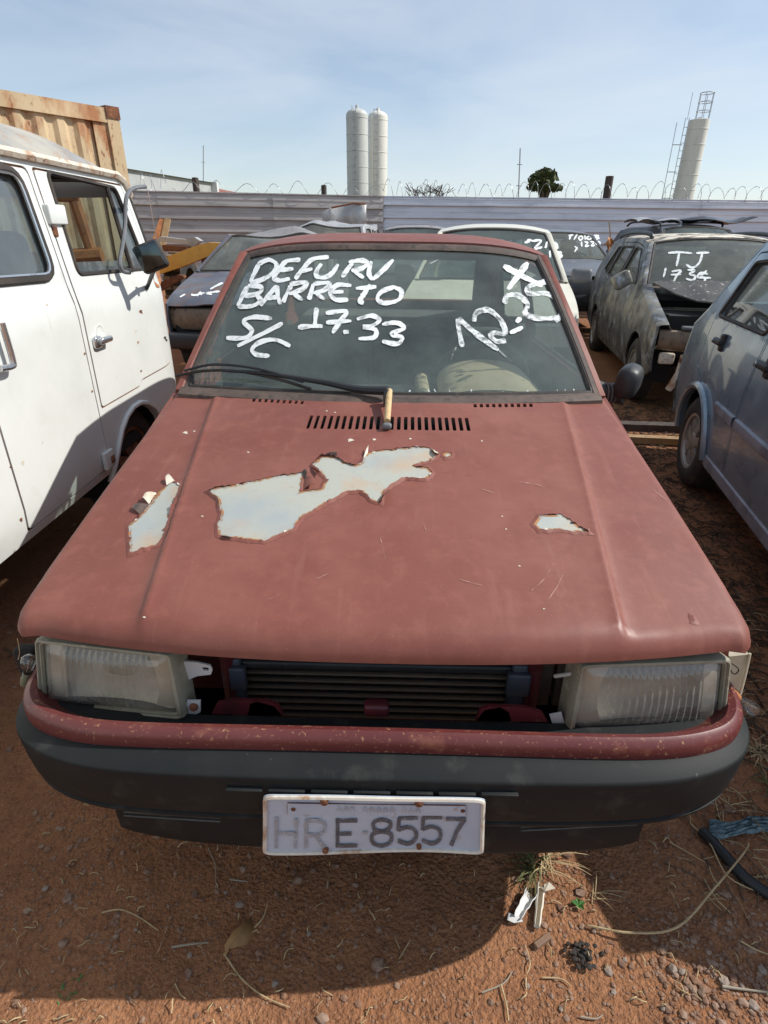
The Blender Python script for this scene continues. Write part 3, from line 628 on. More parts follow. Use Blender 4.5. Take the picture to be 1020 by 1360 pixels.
def h_core(x, y):
    v = clip((y-h_yf(x))/(h_yr(x)-h_yf(x)), -.1, 1.1); z = .772+.203*(v+.13*v*(1-v)) - .014*(abs(x)/.7)**2
    xc = lerp(.444, .552, v); s = clip((xc+.008-abs(x))/.016); s = s*s*(3-2*s)
    z += (.0105*s+.004*math.exp(-((abs(x)-xc)/.016)**2))*clip(v/.045)*clip((1-v)/.06)
    return z
def H(x, y):
    z = h_core(x, y); d = min(y-h_yf(x), .715-abs(x)+.004)
    # rounded lip towards the front and the sides
    df = clip(y-h_yf(x), 0, 1); ds = clip(lerp(.720, .706, clip((y-.25)/.85))-abs(x), 0, 1); r = .032
    q = max(0, 1-df/r)**2 + max(0, 1-ds/.026)**2; q = min(1, q)
    if abs(x) > .60 and y < .30 and q > 0: q = max(0, 1-float(dpoly([(abs(x), y)], HCORN)[0])/.030)**2
    return z - r*(1-math.sqrt(max(0, 1-q)))
def HS(u, v): return np.array([u, v, H(u, v)])
def HN(u, v):
    e = 2e-3; return np.array([-(H(u+e, v)-H(u-e, v))/(2*e), -(H(u, v+e)-H(u, v-e))/(2*e), 1.0])/1.03
def hood_px(px, py): u, v = hit(px, py, HS, ((px-510)/700*1.0, clip((880-py)/380), 1.5)); return u, v
holes = []
def slot(cx, cy, w, h, sl):
    q = [(cx-w/2-sl/2, cy+h/2), (cx+w/2-sl/2, cy+h/2), (cx+w/2+sl/2, cy-h/2), (cx-w/2+sl/2, cy-h/2)]
    return rounded([hood_px(*p) for p in q], .004, 2)
for i in range(24):
    if i in (11,) and False: continue
    t = i/23; cx = lerp(411, 621, t); cy = lerp(560.5, 563.5, t); holes.append(slot(cx, cy, 4.9, 17.5, lerp(6, -3.5, t)))
for i in range(9):
    t = i/8; holes.append(slot(lerp(337, 401, t), lerp(531.5, 534.5, t), 4.6, 4.2, 1.5))
for i in range(10):
    t = i/9; holes.append(slot(lerp(631, 705, t), lerp(538.7, 538.2, t), 4.6, 4.6, -1))
ext = []
for off in (.002, .005, .009, .014, .020, .027, .036):
    ext += [tuple(p) for p in inset([tuple(p) for p in HOUT], off) if (p[1] < .93 or abs(p[0]) > .46 or all(dpoly([p], h_)[0] > .004 for h_ in holes[24:]))]
for t_ in np.linspace(.03, .97, 62):
    for sg_ in (-1, 1):
        xc_ = lerp(.444, .552, t_); yy_ = lerp(h_yf(xc_), h_yr(xc_), t_)
        ext += [(sg_*(xc_+d_), yy_) for d_ in (-.022, -.013, -.008, -.003, .002, .008, .014, .022)]
hood = panel('hood', HOUT, lambda x, y: HS(x, y), MT['red_paint'], uno, holes=holes, step=.024, t=.006, extra=ext, margin=.044, sharp=50)
# dark tray seen through the hood slots
mk('air_intake_tray', *box((0, .93, .88), (1.2, .24, .02)), MT['dark_void'], uno)
# bare primer where the paint has flaked, with the paint edge standing up round it
def patch(poly, xf, name='bare_patch', lift=1.0, matn='primer'):
    sc, ox, oy = xf; px = [(p[0]/sc+ox, p[1]/sc+oy) for p in poly]
    fine = []
    for a, b in zip(px, px[1:]+px[:1]):
        a = np.array(a); b = np.array(b); n = max(1, int(np.linalg.norm(b-a)/3.0))
        for i in range(n): fine.append(a+(b-a)*i/n+(RNG.normal(0, .55, 2) if 0 < i else 0))
    pl = [hood_px(*p) for p in fine]
    if sum(a[0]*b[1]-b[0]*a[1] for a, b in zip(pl, pl[1:]+pl[:1])) < 0: pl.reverse()
    ob = panel(name, pl, lambda x, y: HS(x, y)+HN(x, y)*.0009, MT[matn], hood, step=.03, t=0)
    if lift < .3: return ob
    # curled rim
    n = len(pl); ins = inset(pl, .0035); rows = [[], [], []]; ph = RNG.uniform(0, 6)
    for i in range(n+1):
        p = np.array(pl[i % n]); q = np.array(ins[i % n]); u = 2*math.pi*i/n; h = lift*(.0012+.0030*max(0, math.sin(u*3+ph)*.6+math.sin(u*7+ph*2)*.5+RNG.normal(0, .25)))
        o_ = p-(q-p)*1.2; rows[0].append(HS(*o_)+HN(*o_)*.0006); rows[1].append(HS(*p)+HN(*p)*(.0012+h*.6)); rows[2].append(HS(*q)+HN(*q)*(.0014+h))
    v, f = grid(rows); mk('paint_edge', v, f, MT['red_paint'], ob, sharp=None)
    if lift > .6:
        i2 = inset(pl, .009); v, f = grid([[HS(*pl[i % n])+HN(*pl[i % n])*.0013 for i in range(n+1)], [HS(*i2[i % n])+HN(*i2[i % n])*.0013 for i in range(n+1)]]); mk('rust_bleed', v, f, MT['rust_bleed'], ob, sharp=None)
        for _ in range(int(n*.10)):
            i = int(RNG.integers(n)); p = np.array(pl[i]); q = np.array(pl[(i+2) % n]); m_ = (p+q)/2; w_ = np.array(ins[i])-p; w_ = w_/max(np.linalg.norm(w_), 1e-6); L_ = RNG.uniform(.004, .013); h = RNG.uniform(.002, .007)
            v = [HS(*p)+HN(*p)*.002, HS(*q)+HN(*q)*.002, HS(*(q*.6+m_*.4+w_*L_*.7))+HN(*m_)*(h*.7), HS(*(m_+w_*L_))+HN(*m_)*h, HS(*(p*.6+m_*.4+w_*L_*.6))+HN(*m_)*(h*.9)]
            mk('paint_flake', v, [(0, 1, 2), (0, 2, 4), (4, 2, 3)], MT['red_paint'] if RNG.uniform() < .7 else MT['paper'], ob)
    return ob
X5 = (2.1702, 150, 560); X6 = (2.4286, 600, 560)
pA = patch([(155, 185), (170, 172), (198, 178), (190, 215), (170, 265), (150, 330), (130, 360), (45, 387), (42, 300), (75, 272), (110, 235), (128, 205)], X5, lift=1.2)
pB = patch([(268, 203), (300, 190), (360, 180), (450, 160), (540, 147), (562, 140), (550, 165), (546, 200), (600, 192), (612, 168), (592, 145), (570, 128), (600, 97), (640, 102), (690, 125), (715, 118), (730, 90), (790, 80), (870, 72), (915, 75), (940, 98), (915, 118), (865, 128), (910, 132), (925, 150), (905, 170), (840, 168), (800, 190), (785, 205), (775, 240), (745, 232), (715, 205), (680, 205), (640, 225), (590, 255), (545, 280), (520, 315), (470, 335), (435, 350), (340, 340), (300, 330), (297, 300), (308, 270), (298, 225)], X5, lift=1.3)
patch([(945, 97), (960, 86), (980, 90), (976, 106), (957, 109)], X5, lift=.7)
pD = patch([(258, 332), (280, 302), (320, 300), (352, 297), (390, 320), (420, 340), (450, 363), (400, 361), (350, 353), (280, 357)], X6, lift=1.1)
patch([(770, 625), (783, 630), (792, 650), (775, 648)], X6, lift=.5)
for (x, y, s) in [(247, 575, 3.2), (258, 573, 1.6), (465, 585, 4), (497, 584, 2.4), (545, 583, 1.8), (330, 601, 1.6), (269, 686, 1.8), (667, 686, 1.4), (672, 703, 1.4), (690, 752, 1.6), (722, 809, 1.6), (192, 820, 2), (191, 859, 2), (640, 586, 1.4), (434, 546, 1.6), (445, 548, 1.3)]:
    a = RNG.uniform(0, 6); patch([(x+s*(1+.5*math.sin(3*t+a))*math.cos(t), y+.5*s*(1+.3*math.cos(2*t+a))*math.sin(t)) for t in np.linspace(0, 6.28, 7)[:-1]], (1, 0, 0), 'paint_chip', .15, 'paper')
def flake(pts, base, h, name='paint_flake', mt='red_paint', par=None):
    """a curled tongue of loose paint: base edge on the hood, tip lifted"""
    a, b = [np.array(hood_px(*p)) for p in base]; t = np.array(hood_px(*pts)); rows = []
    for i, s in enumerate(np.linspace(0, 1, 5)):
        r = []
        for w in np.linspace(0, 1, 4):
            p = (a+(b-a)*w)*(1-s)+(t+(a+(b-a)*w-(a+b)/2)*.35)*s; r.append(HS(*p)+HN(*p)*(.002+h*math.sin(s*1.9)+.002*w*(s)))
        rows.append(r)
    v, f = grid(rows); v, f = thick(v, f, .0008); return mk(name, v, f, MT[mt], par or hood)
def P5(x, y): return (x/X5[0]+X5[1], y/X5[1-1]+X5[2])
for (tip, b0, b1, h, mt, par) in [((585, 185), (552, 160), (548, 198), .012, 'red_paint', pB), ((600, 160), (570, 130), (590, 150), .010, 'red_paint', pB), ((790, 232), (775, 215), (800, 195), .014, 'red_paint', pB), ((560, 150), (545, 147), (556, 175), .008, 'seal', pB),
                                  ((95, 225), (105, 240), (128, 208), .012, 'paper', pA), ((160, 165), (155, 185), (178, 172), .010, 'paper', pA), ((62, 250), (80, 270), (105, 240), .006, 'seal', pA), ((735, 80), (722, 108), (735, 92), .008, 'paper', pB), ((930, 100), (915, 80), (940, 96), .008, 'paper', pB), ((640, 95), (610, 97), (645, 103), .006, 'seal', pB), ((325, 338), (312, 333), (345, 341), .005, 'seal', pB)]:
    flake(P5(*tip), (P5(*b0), P5(*b1)), h, par=par, mt=mt)
strokes('paint_scuff', [[[(725, 800), (738, 782), (748, 762)]], [[(705, 785), (722, 770), (735, 748)]], [[(640, 650), (655, 655)]], [[(560, 690), (566, 706)]], [[(420, 770), (436, 762)]], [[(610, 770), (640, 778)]], [[(350, 800), (372, 790)]], [[(866, 650), (884, 664)]], [[(505, 715), (512, 745)]], [[(690, 640), (720, 646)]]], HS, HN, (0, .5, 1.5), 'brush_ghost_red', hood, 1.6, off=.0012)
# ------------------------------------------------ windscreen lettering
WG = (0., .5, 2.2)
C8 = (3.0, 200, 250); C2 = (3.1875, 200, 280); C3 = (3.0, 500, 280)
def WSO(u, v): return HC.ws(u, v)
def letters(L, xf, m='brush_white', w=7.0): strokes('painted_letter', L, WSO, HC.wsn, WG, m, UP['ws'], w, xf=xf)
letters([
 [[(432, 305), (415, 340), (398, 375)], [(428, 306), (470, 288), (500, 302), (498, 328), (468, 355), (430, 372), (398, 377)]],
 [[(597, 287), (560, 290), (535, 298), (512, 330), (492, 358), (515, 370), (556, 362)], [(512, 330), (570, 323)]],
 [[(710, 276), (660, 281), (634, 293), (606, 325), (576, 364)], [(600, 334), (646, 323)]],
 [[(682, 303), (664, 328), (662, 352), (692, 358), (724, 340), (748, 305)]],
 [[(806, 300), (785, 325), (763, 357)], [(790, 297), (840, 290), (864, 302), (842, 322), (800, 332)], [(808, 332), (850, 360)]],
 [[(880, 293), (870, 340), (884, 368)], [(884, 368), (925, 330), (968, 287)],],
 [[(388, 392), (368, 430), (348, 472)], [(388, 390), (442, 396), (430, 422), (372, 432)], [(425, 432), (440, 452), (402, 473), (348, 474)]],
 [[(505, 391), (470, 430), (438, 470)], [(505, 391), (508, 430), (518, 465)], [(462, 440), (512, 436)]],
 [[(562, 388), (545, 420), (528, 457)], [(555, 385), (622, 378), (605, 404), (552, 424)], [(572, 424), (606, 448)]],
 [[(650, 384), (640, 415), (632, 446)], [(648, 384), (712, 380), (694, 408), (648, 420)], [(660, 420), (694, 446)]],
 [[(800, 390), (745, 388), (716, 418), (738, 446), (788, 446)], [(720, 417), (768, 415)]],
 [[(818, 402), (900, 395)], [(875, 386), (850, 425), (832, 454), (850, 458)]],
 [[(975, 394), (920, 415), (904, 445), (935, 460), (988, 447), (999, 412), (965, 395)]],
 [[(662, 478), (658, 515), (655, 552)], [(588, 556), (640, 552), (686, 552)]],
 [[(698, 500), (780, 492), (757, 530), (724, 580)], [(700, 537), (800, 531)]],
 [[(768, 576), (790, 574)]],
 [[(822, 524), (880, 510), (912, 528), (880, 552), (848, 556), (896, 566), (890, 596), (828, 602)]],
 [[(922, 545), (980, 538), (1010, 560), (960, 582), (1002, 597), (982, 622), (922, 612)]],
], C8, w=5.8)
letters([[[(515, 458), (440, 452), (395, 470), (430, 510), (400, 540), (322, 540)]], [[(560, 478), (480, 520), (368, 575)]], [[(592, 575), (530, 548), (465, 558), (430, 590), (455, 612), (505, 616)]]], C2, w=5.8)
letters([[[(602, 208), (560, 265), (522, 316)], [(505, 222), (580, 262), (660, 302)]]], C3, w=7.4)
letters([[[(700, 278), (650, 290), (605, 305), (612, 332), (680, 332), (732, 368), (742, 400), (712, 445)]], [[(510, 372), (520, 340), (565, 340), (602, 375), (592, 412), (655, 432), (732, 425)]], [[(323, 430), (330, 490), (342, 545)], [(325, 430), (370, 470), (420, 510), (485, 557)]], [[(388, 445), (398, 408), (445, 398), (492, 435), (512, 488), (470, 488), (455, 500), (478, 522), (515, 520)]]], C3, 'brush_thin', 6.8)
letters([[[(700, 278), (655, 288)], [(555, 447), (575, 428)], [(530, 490), (582, 466)]]], C3, 'brush_white', 5.5)
letters([[[(318, 545), (305, 570), (298, 600)]], [[(485, 557), (535, 602)]], [[(210, 215), (248, 195)]]], C3, 'brush_ghost', 2)
letters([[[(x, 524+RNG.uniform(-1, 1)), (x+RNG.uniform(-4, 4), 519+RNG.uniform(-2, 2))]] for x in (542, 572, 580, 598, 625, 668, 702, 716, 738, 752, 762, 772, 800)], (1, 0, 0), 'brush_thin', 1.8)
# thick weathered rubber along the foot of the screen
rows = [[HC.ws(u, 0)+np.array([0, dy, dz]) for u in np.linspace(-.985, .985, 31)] for dy, dz in ((-.052, -.016), (-.052, .004), (-.030, .014), (-.006, .016), (.014, .012))]
v, f = grid(rows); v, f = thick(v, f, .008); mk('lower_seal', v, f, MT['seal'], uno)
for sg in (-1, 1):
    rows = []
    for q in np.linspace(.0, .99, 12):
        rows.append([HC.ws(sg*a, q)+HC.wsn(sg*.9, q)*b for a, b in ((.990, .004), (.980, .011), (.964, .010), (.952, .002))])
    v, f = grid(rows); v, f = thick(v, f, .004); mk('side_seal', v, f, MT['seal'], uno)
rows = [[HC.ws(u, q)+HC.wsn(u, .9)*b for u in np.linspace(-.96, .96, 25)] for q, b in ((1.0, .003), (.985, .009), (.965, .008), (.95, .001))]
v, f = grid(rows); v, f = thick(v, f, .004); mk('upper_seal', v, f, MT['seal'], uno)
# ------------------------------------------------ wiper
def wsp(px, py, off): 
    u, v = hit(px, py, WSO, (0, .1, 1.9)); return HC.ws(u, v)+HC.wsn(u, v)*off
def hp(px, py, off): u, v = hood_px(px, py); return HS(u, v)+HN(u, v)*off
piv = hp(515, 534, .035)
pth = [piv, wsp(478, 525, .030), wsp(440, 517, .030), wsp(400, 510, .028), wsp(345, 502, .026), wsp(300, 499, .024)]
w = mk('wiper_arm', *tube(catmull(pth, 5), list(np.linspace(.014, .004, 26)), 8), MT['black_plastic'], uno)
bl = catmull([wsp(236, 503, .014), wsp(275, 498, .020), wsp(320, 499, .022), wsp(370, 508, .018), wsp(414, 520, .012)], 6)
mk('wiper_blade', *tube(bl, [.005]*len(bl), 6), MT['rubber'], w)
mk('blade_carrier', *tube(catmull([wsp(250, 499, .024), wsp(290, 494, .036), wsp(345, 499, .036), wsp(405, 514, .026)], 6), .0045, 6), MT['black_plastic'], w)
mk('wiper_spindle', *lathe([(-.03, .013), (.0, .014), (.012, .011), (.02, .001)], 14, tuple(hp(515, 537, .028))), MT['black_plastic'], w)
a, b = hp(517, 536, .040), hp(514, 566, .016)
mk('tan_sleeve', *tube([a, a*.6+b*.4, b], [.009, .0095, .009], 12), MT['tan_sleeve'], uno)
mk('sleeve_end', *rbox(hp(514, 570, .010), (.026, .022, .018), .008), MT['grey_plastic'], uno)
# ------------------------------------------------ front: bumper, painted rail, lamps, radiator
plan_h = [(0, 0), (.22, .001), (.42, .008), (.56, .026), (.665, .066), (.728, .125), (.758, .21), (.770, .36), (.772, .56)]
ph = catmull(plan_h, 5); PLAN = [np.array([-p[0], p[1]]) for p in reversed(ph[1:])]+[np.array([p[0], p[1]]) for p in ph]
def pnorm(i):
    t = PLAN[min(i+1, len(PLAN)-1)]-PLAN[max(i-1, 0)]; t /= np.linalg.norm(t); return np.array([-t[1], t[0]])     # inwards (towards +y at centre)
def sweep(prof, zf):
    rows = []
    for (d, z) in prof:
        rows.append([np.array([*(PLAN[i]+pnorm(i)*(d(PLAN[i][0]) if callable(d) else d)), zf(PLAN[i][0], z)]) for i in range(len(PLAN))])
    v, f = grid(rows); return v, [tuple(reversed(q)) for q in f]
zdrop = lambda x, z: z-.016*(abs(x)/.75)**2.0*clip((z-.42)/.1)-.012*(abs(x)/.75)**3*clip((.47-z)/.05)
prof = [(.13, .572), (.055, .577), (.045, .578), (.024, .570), (.005, .5615), (.0025, .5595), (.001, .557), (.0005, .553), (.003, .50), (.008, .455), (.010, .446), (.016, .443), (.017, .436), (.012, .433), (.014, .425), (.022, .416), (.06, .412)]
bv, bf = sweep(prof, zdrop)
C_ = len(PLAN); mi = []
for q in bf: r_ = min(q)//C_; mi.append(0)
bv2, bf2 = thick(bv, bf, .012); bumper = mk('front_bumper', bv2, bf2, None, uno, mats=[MT['bumper_plastic'], MT['bumper_faded']], midx=mi+mi+[0]*(len(bf2)-2*len(bf)))
# air slots cut look: dark recessed bars in a raised frame
for i in range(7):
    x0 = lerp(300, 640, i/6); p = on_y(x0+24, 1043+ (i*1.0), .0)
    mk('air_slot', *rbox((p[0], .012, p[2]), (.064, .02, .011), .004, n=2), MT['dark_void'], bumper)
    mk('slot_lip', *rbox((p[0], -.001, p[2]-.008), (.066, .012, .004), .0018, n=2), MT['bumper_plastic'], bumper)
for x0, x1, y0_, y1_ in ((165, 293, 1078, 1086), (692, 845, 1098, 1090)):
    for k in (0, 5):
        pts = []
        for t in np.linspace(0, 1, 10):
            px, py = lerp(x0, x1, t), lerp(y0_, y1_, t)+k
            pp = on_y(px, py, .035); i = int(np.argmin([abs(q[0]-pp[0]) for q in PLAN[4:-4]]))+4; yy = PLAN[i][1]+.018; pts.append(on_y(px, py, yy))
        mk('bumper_groove_rib', *tube(pts, .0022, 5), MT['bumper_faded'], bumper)
# lower valance under the bumper
lv, lf = sweep([(.055, .432), (.044, .41), (.038, .36), (.040, .31), (.052, .284), (.10, .276)], lambda x, z: z+.02*(abs(x)/.55)**4)
keep = [q for q in lf if all(abs(lv[i][0]) < .53 for i in q)]; lv, keep = thick(lv, keep, .006); mk('lower_valance', lv, keep, MT['bumper_plastic'], uno)
# painted rail (dark red band)
rv, rf = sweep([(lambda x, d=d_: d-.026*(abs(x)/.76)**3, z_) for d_, z_ in ((.054, .562), (.051, .580), (.0515, .597), (.055, .605), (.062, .609), (.070, .606), (.082, .582), (.12, .560), (.15, .545))], lambda x, z: z-.018*(abs(x)/.75)**2.0)
rv, rf = thick(rv, rf, .006); rail = mk('front_rail', rv, rf, MT['band_paint'], uno)
# inner front panel behind the missing grille
g = G(); g.add(*box((0, .215, .700), (1.20, .03, .036))); g.add(*box((0, .235, .672), (.74, .02, .03)))
for sx in (-1, 1):
    g.add(*box((sx*.375, .275, .60), (.12, .012, .18))); g.add(*box((sx*.315, .25, .60), (.016, .06, .2), rotm(rz=sx*.5)))
g.make('front_crossmember', MT['maroon_inner'], uno)
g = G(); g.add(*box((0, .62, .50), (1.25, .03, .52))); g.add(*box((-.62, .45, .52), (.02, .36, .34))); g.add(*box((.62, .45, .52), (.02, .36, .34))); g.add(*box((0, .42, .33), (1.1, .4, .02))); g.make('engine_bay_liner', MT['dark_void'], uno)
for sx, nm in ((-1, 0), (1, 1)):
    for (dx, dz, s) in ((.262, .60, .07), (.225, .592, .035)):
        g = G(); x = sx*dx+.0
        out_ = [(x-s, .57), (x-s*.8, .598), (x-s*.3, .608), (x+s*.3, .606), (x+s*.8, .594), (x+s, .57)]
        v = [(p[0], .135, p[1]) for p in out_]+[(p[0], .143, p[1]) for p in out_]; n_ = len(out_)
        g.add(v, [tuple(range(n_)), tuple(reversed(range(n_, 2*n_)))]+[(i, i+n_, (i+1) % n_+n_, (i+1) % n_) for i in range(n_)])
        g.make('mounting_tab', MT['maroon_inner'], rail)
mk('hood_catch', *rbox((-.005, .135, .598), (.05, .03, .03), .01), MT['maroon_inner'], rail)
# radiator
rad = thing('radiator', None, None); rad.parent = uno
for k in ('label', 'category'):
    if k in rad: del rad[k]
bpy.data.objects.remove(rad)
rad = mk('radiator', *box((-.01, .285, .475), (.60, .03, .27)), MT['radiator_fin'], uno)
for k in range(12):
    z = .36+k*.0205; mk('radiator_tube', *box((-.01, .266, z), (.575, .012, .0046)), MT['radiator_tube'], rad)
g = G()
for k in range(150): g.add(*box((-.295+.57*k/149, .268, .475), (.0009, .006, .235)))
o_ = g.make('cooling_fins', MT['radiator_fin'], rad, smooth=False); o_['kind'] = 'stuff'
for sx in (-1, 1):
    mk('side_tank', *rbox((-.01+sx*.305, .262, .49), (.034, .05, .26), .008), MT['blue_plastic'], rad); mk('tank_bracket', *rbox((-.01+sx*.302, .235, .575), (.05, .02, .06), .006), MT['blue_plastic'], rad)
mk('top_hose_bar', *rbox((-.01, .26, .598), (.58, .03, .022), .008), MT['black_plastic'], rad)
for (x, w_) in ((.352, .03), (.385, .022)): mk('inner_bracket', *rbox((x, .25, .58), (w_, .012, .15), .004), MT['seal'], uno)
# headlamps from four measured corners each
def headlamp(cor, mirror_):
    """cor: (px,py,y) TL TR BR BL in the picture"""
    K = [on_y(*c) for c in cor]; TL, TR, BR, BL = K; nrm = np.cross(TR-TL, BL-TL); nrm /= np.linalg.norm(nrm)
    if nrm[1] > 0: nrm = -nrm
    def bil(u, v): return (TL*(1-u)+TR*u)*(1-v)+(BL*(1-u)+BR*u)*v
    nu, nv = 161, 15; rows = []
    for j in range(nv):
        r = []
        for i in range(nu):
            u, v = i/(nu-1), j/(nv-1); uu_, vv_ = lerp(.035, .965, u), lerp(.05, .95, v)
            e = min(1, min(u, 1-u)/.06, min(v, 1-v)/.10); bow = .010*math.sin(math.pi*u)*math.sin(math.pi*v)+.010*e
            rib = .0016*math.sin(u*math.pi*40) if .16 < u < .84 else 0
            r.append(bil(uu_, vv_)+nrm*(bow+rib*e))
        rows.append(r)
    v, f = grid(rows); f = [tuple(reversed(q)) for q in f] if np.dot(np.cross(np.array(v[1])-np.array(v[0]), np.array(v[nu])-np.array(v[0])), nrm) < 0 else f
    lamp = mk('headlamp', *thick(*grid([[bil(u, w_)+nrm*(-.045) for u in (0.02, .98)] for w_ in (.04, .96)]), .004), MT['lamp_frame'], uno)
    mk('lens', v, f, MT['lamp_lens'], lamp)
    # frame round the lens: L-shaped section
    ring = rounded([(0, 0), (1, 0), (1, 1), (0, 1)], .05, 3)
    cen = np.array([.5, .5]); rows = []
    for (k, d) in ((1.0, -.045), (1.02, -.02), (1.03, .004), (1.0, .012), (.965, .013), (.95, .007), (.93, .009), (.90, .009), (.89, .001)):
        rr = []
        for p in ring:
            q = cen+(np.array(p)-cen)*np.array([1+(k-1)*.6, k]); rr.append(bil(*q)+nrm*d)
        rr.append(rr[0]); rows.append(rr)
    v, f = grid(rows); f = [tuple(reversed(q)) for q in f]; mk('lamp_frame', v, f, MT['lamp_frame'], lamp)
    # reflector bowl with flat beige end
    side = 1 if not mirror_ else -1
    rows = []
    for j in range(15):
        r = []
        for i in range(31):
            u, v = i/30, j/14; s_ = ((u-.5)/.5)**2*.6+((v-.5)/.5)**2*.6; r.append(bil(lerp(.05, .95, u), lerp(.07, .93, v))-nrm*(.008+.034*max(0, 1-s_)**.8))
        rows.append(r)
    v, f = grid(rows); mk('reflector', v, f, MT['reflector'], lamp)
    for (u0, u1) in (((.06, .17), (.80, .94)) if not mirror_ else ((.06, .22), (.86, .95))):
        pts = [[bil(lerp(u0, u1, a)+(.04*(1-4*(b-.5)**2) if u0 > .5 and not mirror_ and a == 0 else 0)-(.05*(1-4*(b-.5)**2) if mirror_ and u0 < .5 and a == 1 else 0), lerp(.09, .90, b))-nrm*.006 for a in (0, .5, 1)] for b in np.linspace(0, 1, 8)]
        v, f = grid(pts); mk('reflector_cheek', v, f, MT['reflector_beige'], lamp)
    return lamp, bil, nrm
HL1 = headlamp([(52, 846, .200), (229, 866, .150), (246, 951, .130), (58, 934, .178)], False)
HL2 = headlamp([(770, 879, .150), (966, 872, .200), (956, 967, .178), (752, 972, .130)], True)
def plate_px(name, px, y, t, m, par, holes=(), th=.004):
    P = [on_y(p[0], p[1], y) for p in px]; pl = [(p[0], p[2]) for p in P]; hl = [[(q[0], q[2]) for q in [on_y(a, b, y) for a, b in h]] for h in holes]
    if sum(a[0]*b[1]-b[0]*a[1] for a, b in zip(pl, pl[1:]+pl[:1])) < 0: pl.reverse()
    return panel(name, pl, lambda x, z: np.array([x, y, z]), MT[m], par, holes=hl, step=.03, t=th)
plate_px('lamp_bracket', [(236, 878), (262, 880), (279, 884), (282, 890), (280, 896), (262, 898), (245, 905), (240, 900)], .17, 0, 'white_plastic', HL1[0], holes=[[(269, 886), (277, 887), (277, 891), (269, 890)]])
plate_px('lamp_clip', [(248, 931), (266, 931), (266, 946), (259, 949), (248, 949)], .14, 0, 'white_plastic', HL1[0])
p = on_y(257, 940, .136); mk('clip_washer', *lathe([(-.004, .0005), (-.004, .006), (.0, .0085), (.004, .0085)], 14, tuple(p), 'y'), MT['rust'], HL1[0])
plate_px('lamp_clip', [(730, 950), (746, 947), (750, 962), (735, 966)], .14, 0, 'white_plastic', HL2[0])
p0, p1 = on_y(737, 898, .19), on_y(764, 894, .16); mk('adjuster_rod', *tube([p0, p1], .004, 8), MT['white_plastic'], HL2[0])
# indicator remains: bulbs hanging out at both corners
def bulb(px, py, y, sock_px, sock_py, sy, smat, lab):
    c = on_y(px, py, y); s = on_y(sock_px, sock_py, sy); d = c-s; L_ = np.linalg.norm(d); d = d/L_
    def lat(prof, m, nm, par):
        a = np.cross(d, [0, 0, 1]); a = a/np.linalg.norm(a) if np.linalg.norm(a) > .1 else np.array([1, 0, 0]); b = np.cross(d, a); v = []; n = 16
        for (h, r) in prof:
            for k in range(n): t = 2*math.pi*k/n; v.append(s+d*h+r*(math.cos(t)*a+math.sin(t)*b))
        f = [(i*n+k, i*n+(k+1) % n, (i+1)*n+(k+1) % n, (i+1)*n+k) for i in range(len(prof)-1) for k in range(n)]; return mk(nm, v, f, MT[m], par)
    so_ = lat([(-.02, .001), (-.02, .010), (-.004, .0105), (0, .0085), (.010, .0085), (.012, .007)], smat, 'bulb_socket', uno)
    lat([(.010, .007), (.016, .008), (L_-.012, .0135), (L_-.003, .0155), (L_+.006, .0145), (L_+.012, .009), (L_+.014, .0005)], 'clear_glass', 'indicator_bulb', so_)
    lat([(.012, .0015), (L_, .001), (L_+.003, .0005)], 'chrome', 'filament', so_)
bulb(38, 878, .215, 35, 899, .215, 'olive_socket', 'l'); bulb(999, 941, .225, 976, 924, .215, 'orange_socket', 'r')
mk('indicator_recess', *rbox(on_y(43, 885, .26), (.05, .03, .11), .01), MT['dark_void'], uno)
plate_px('indicator_housing', [(969, 872), (995, 869), (984, 921), (966, 905)], .235, 0, 'aged_plastic', uno, th=.02)
mk('housing_edge', *tube([on_y(996, 868, .232), on_y(990, 895, .228), on_y(983, 922, .225)], .0028, 6), MT['aged_plastic'], uno)
for pts in ([(965, 878), (973, 882), (981, 889), (977, 895), (972, 893), (969, 886)], [(964, 905), (972, 910), (966, 916), (974, 920)], [(962, 930), (972, 935), (981, 940), (983, 952)], [(962, 938), (968, 944), (973, 953)], [(961, 942), (965, 952)]):
    mk('loose_wire', *tube(catmull([on_y(a, b, .205) for a, b in pts], 5), .0013, 5), MT['wire_black'], uno)
mk('loose_wire', *tube(catmull([on_y(a, b, .215) for a, b in ((23, 848), (25, 858), (26, 868), (24, 876))], 5), .0008, 5), MT['tan_sleeve'], uno)
# licence plate
PLT = thing('tmp', None, None); bpy.data.objects.remove(PLT)
pc = [on_y(350, 1054, -.012), on_y(645, 1062, -.012), on_y(642, 1133, -.012), on_y(350, 1131, -.012)]
def pb(u, v): return (pc[0]*(1-u)+pc[1]*u)*(1-v)+(pc[3]*(1-u)+pc[2]*u)*v
def pwarp(u, v, o=0): return pb(u, v)+np.array([0, -o-.003*math.sin(u*5+1)+.002*math.sin(v*4+u*7), .0015*math.sin(u*9)*(v > .8)])
ol = rounded([(0, 0), (1, 0), (1, 1), (0, 1)], .05, 5); ol = [(a, b) for a, b in ol]
plate = panel('licence_plate', ol, lambda u, v: pwarp(u, v), MT['plate_white'], uno, step=.06, t=.0015, flip=True)
ring = [pwarp(*(np.array([.5, .5])+(np.array(p)-.5)*np.array([.982, .945])), .0015) for p in resamp(ol, .04)]
mk('plate_rim', *tube(ring, .0042, 6, True), MT['plate_rim'], plate)
X7 = lambda x, y: (x/3.1875+340, y/3.1875+1040)
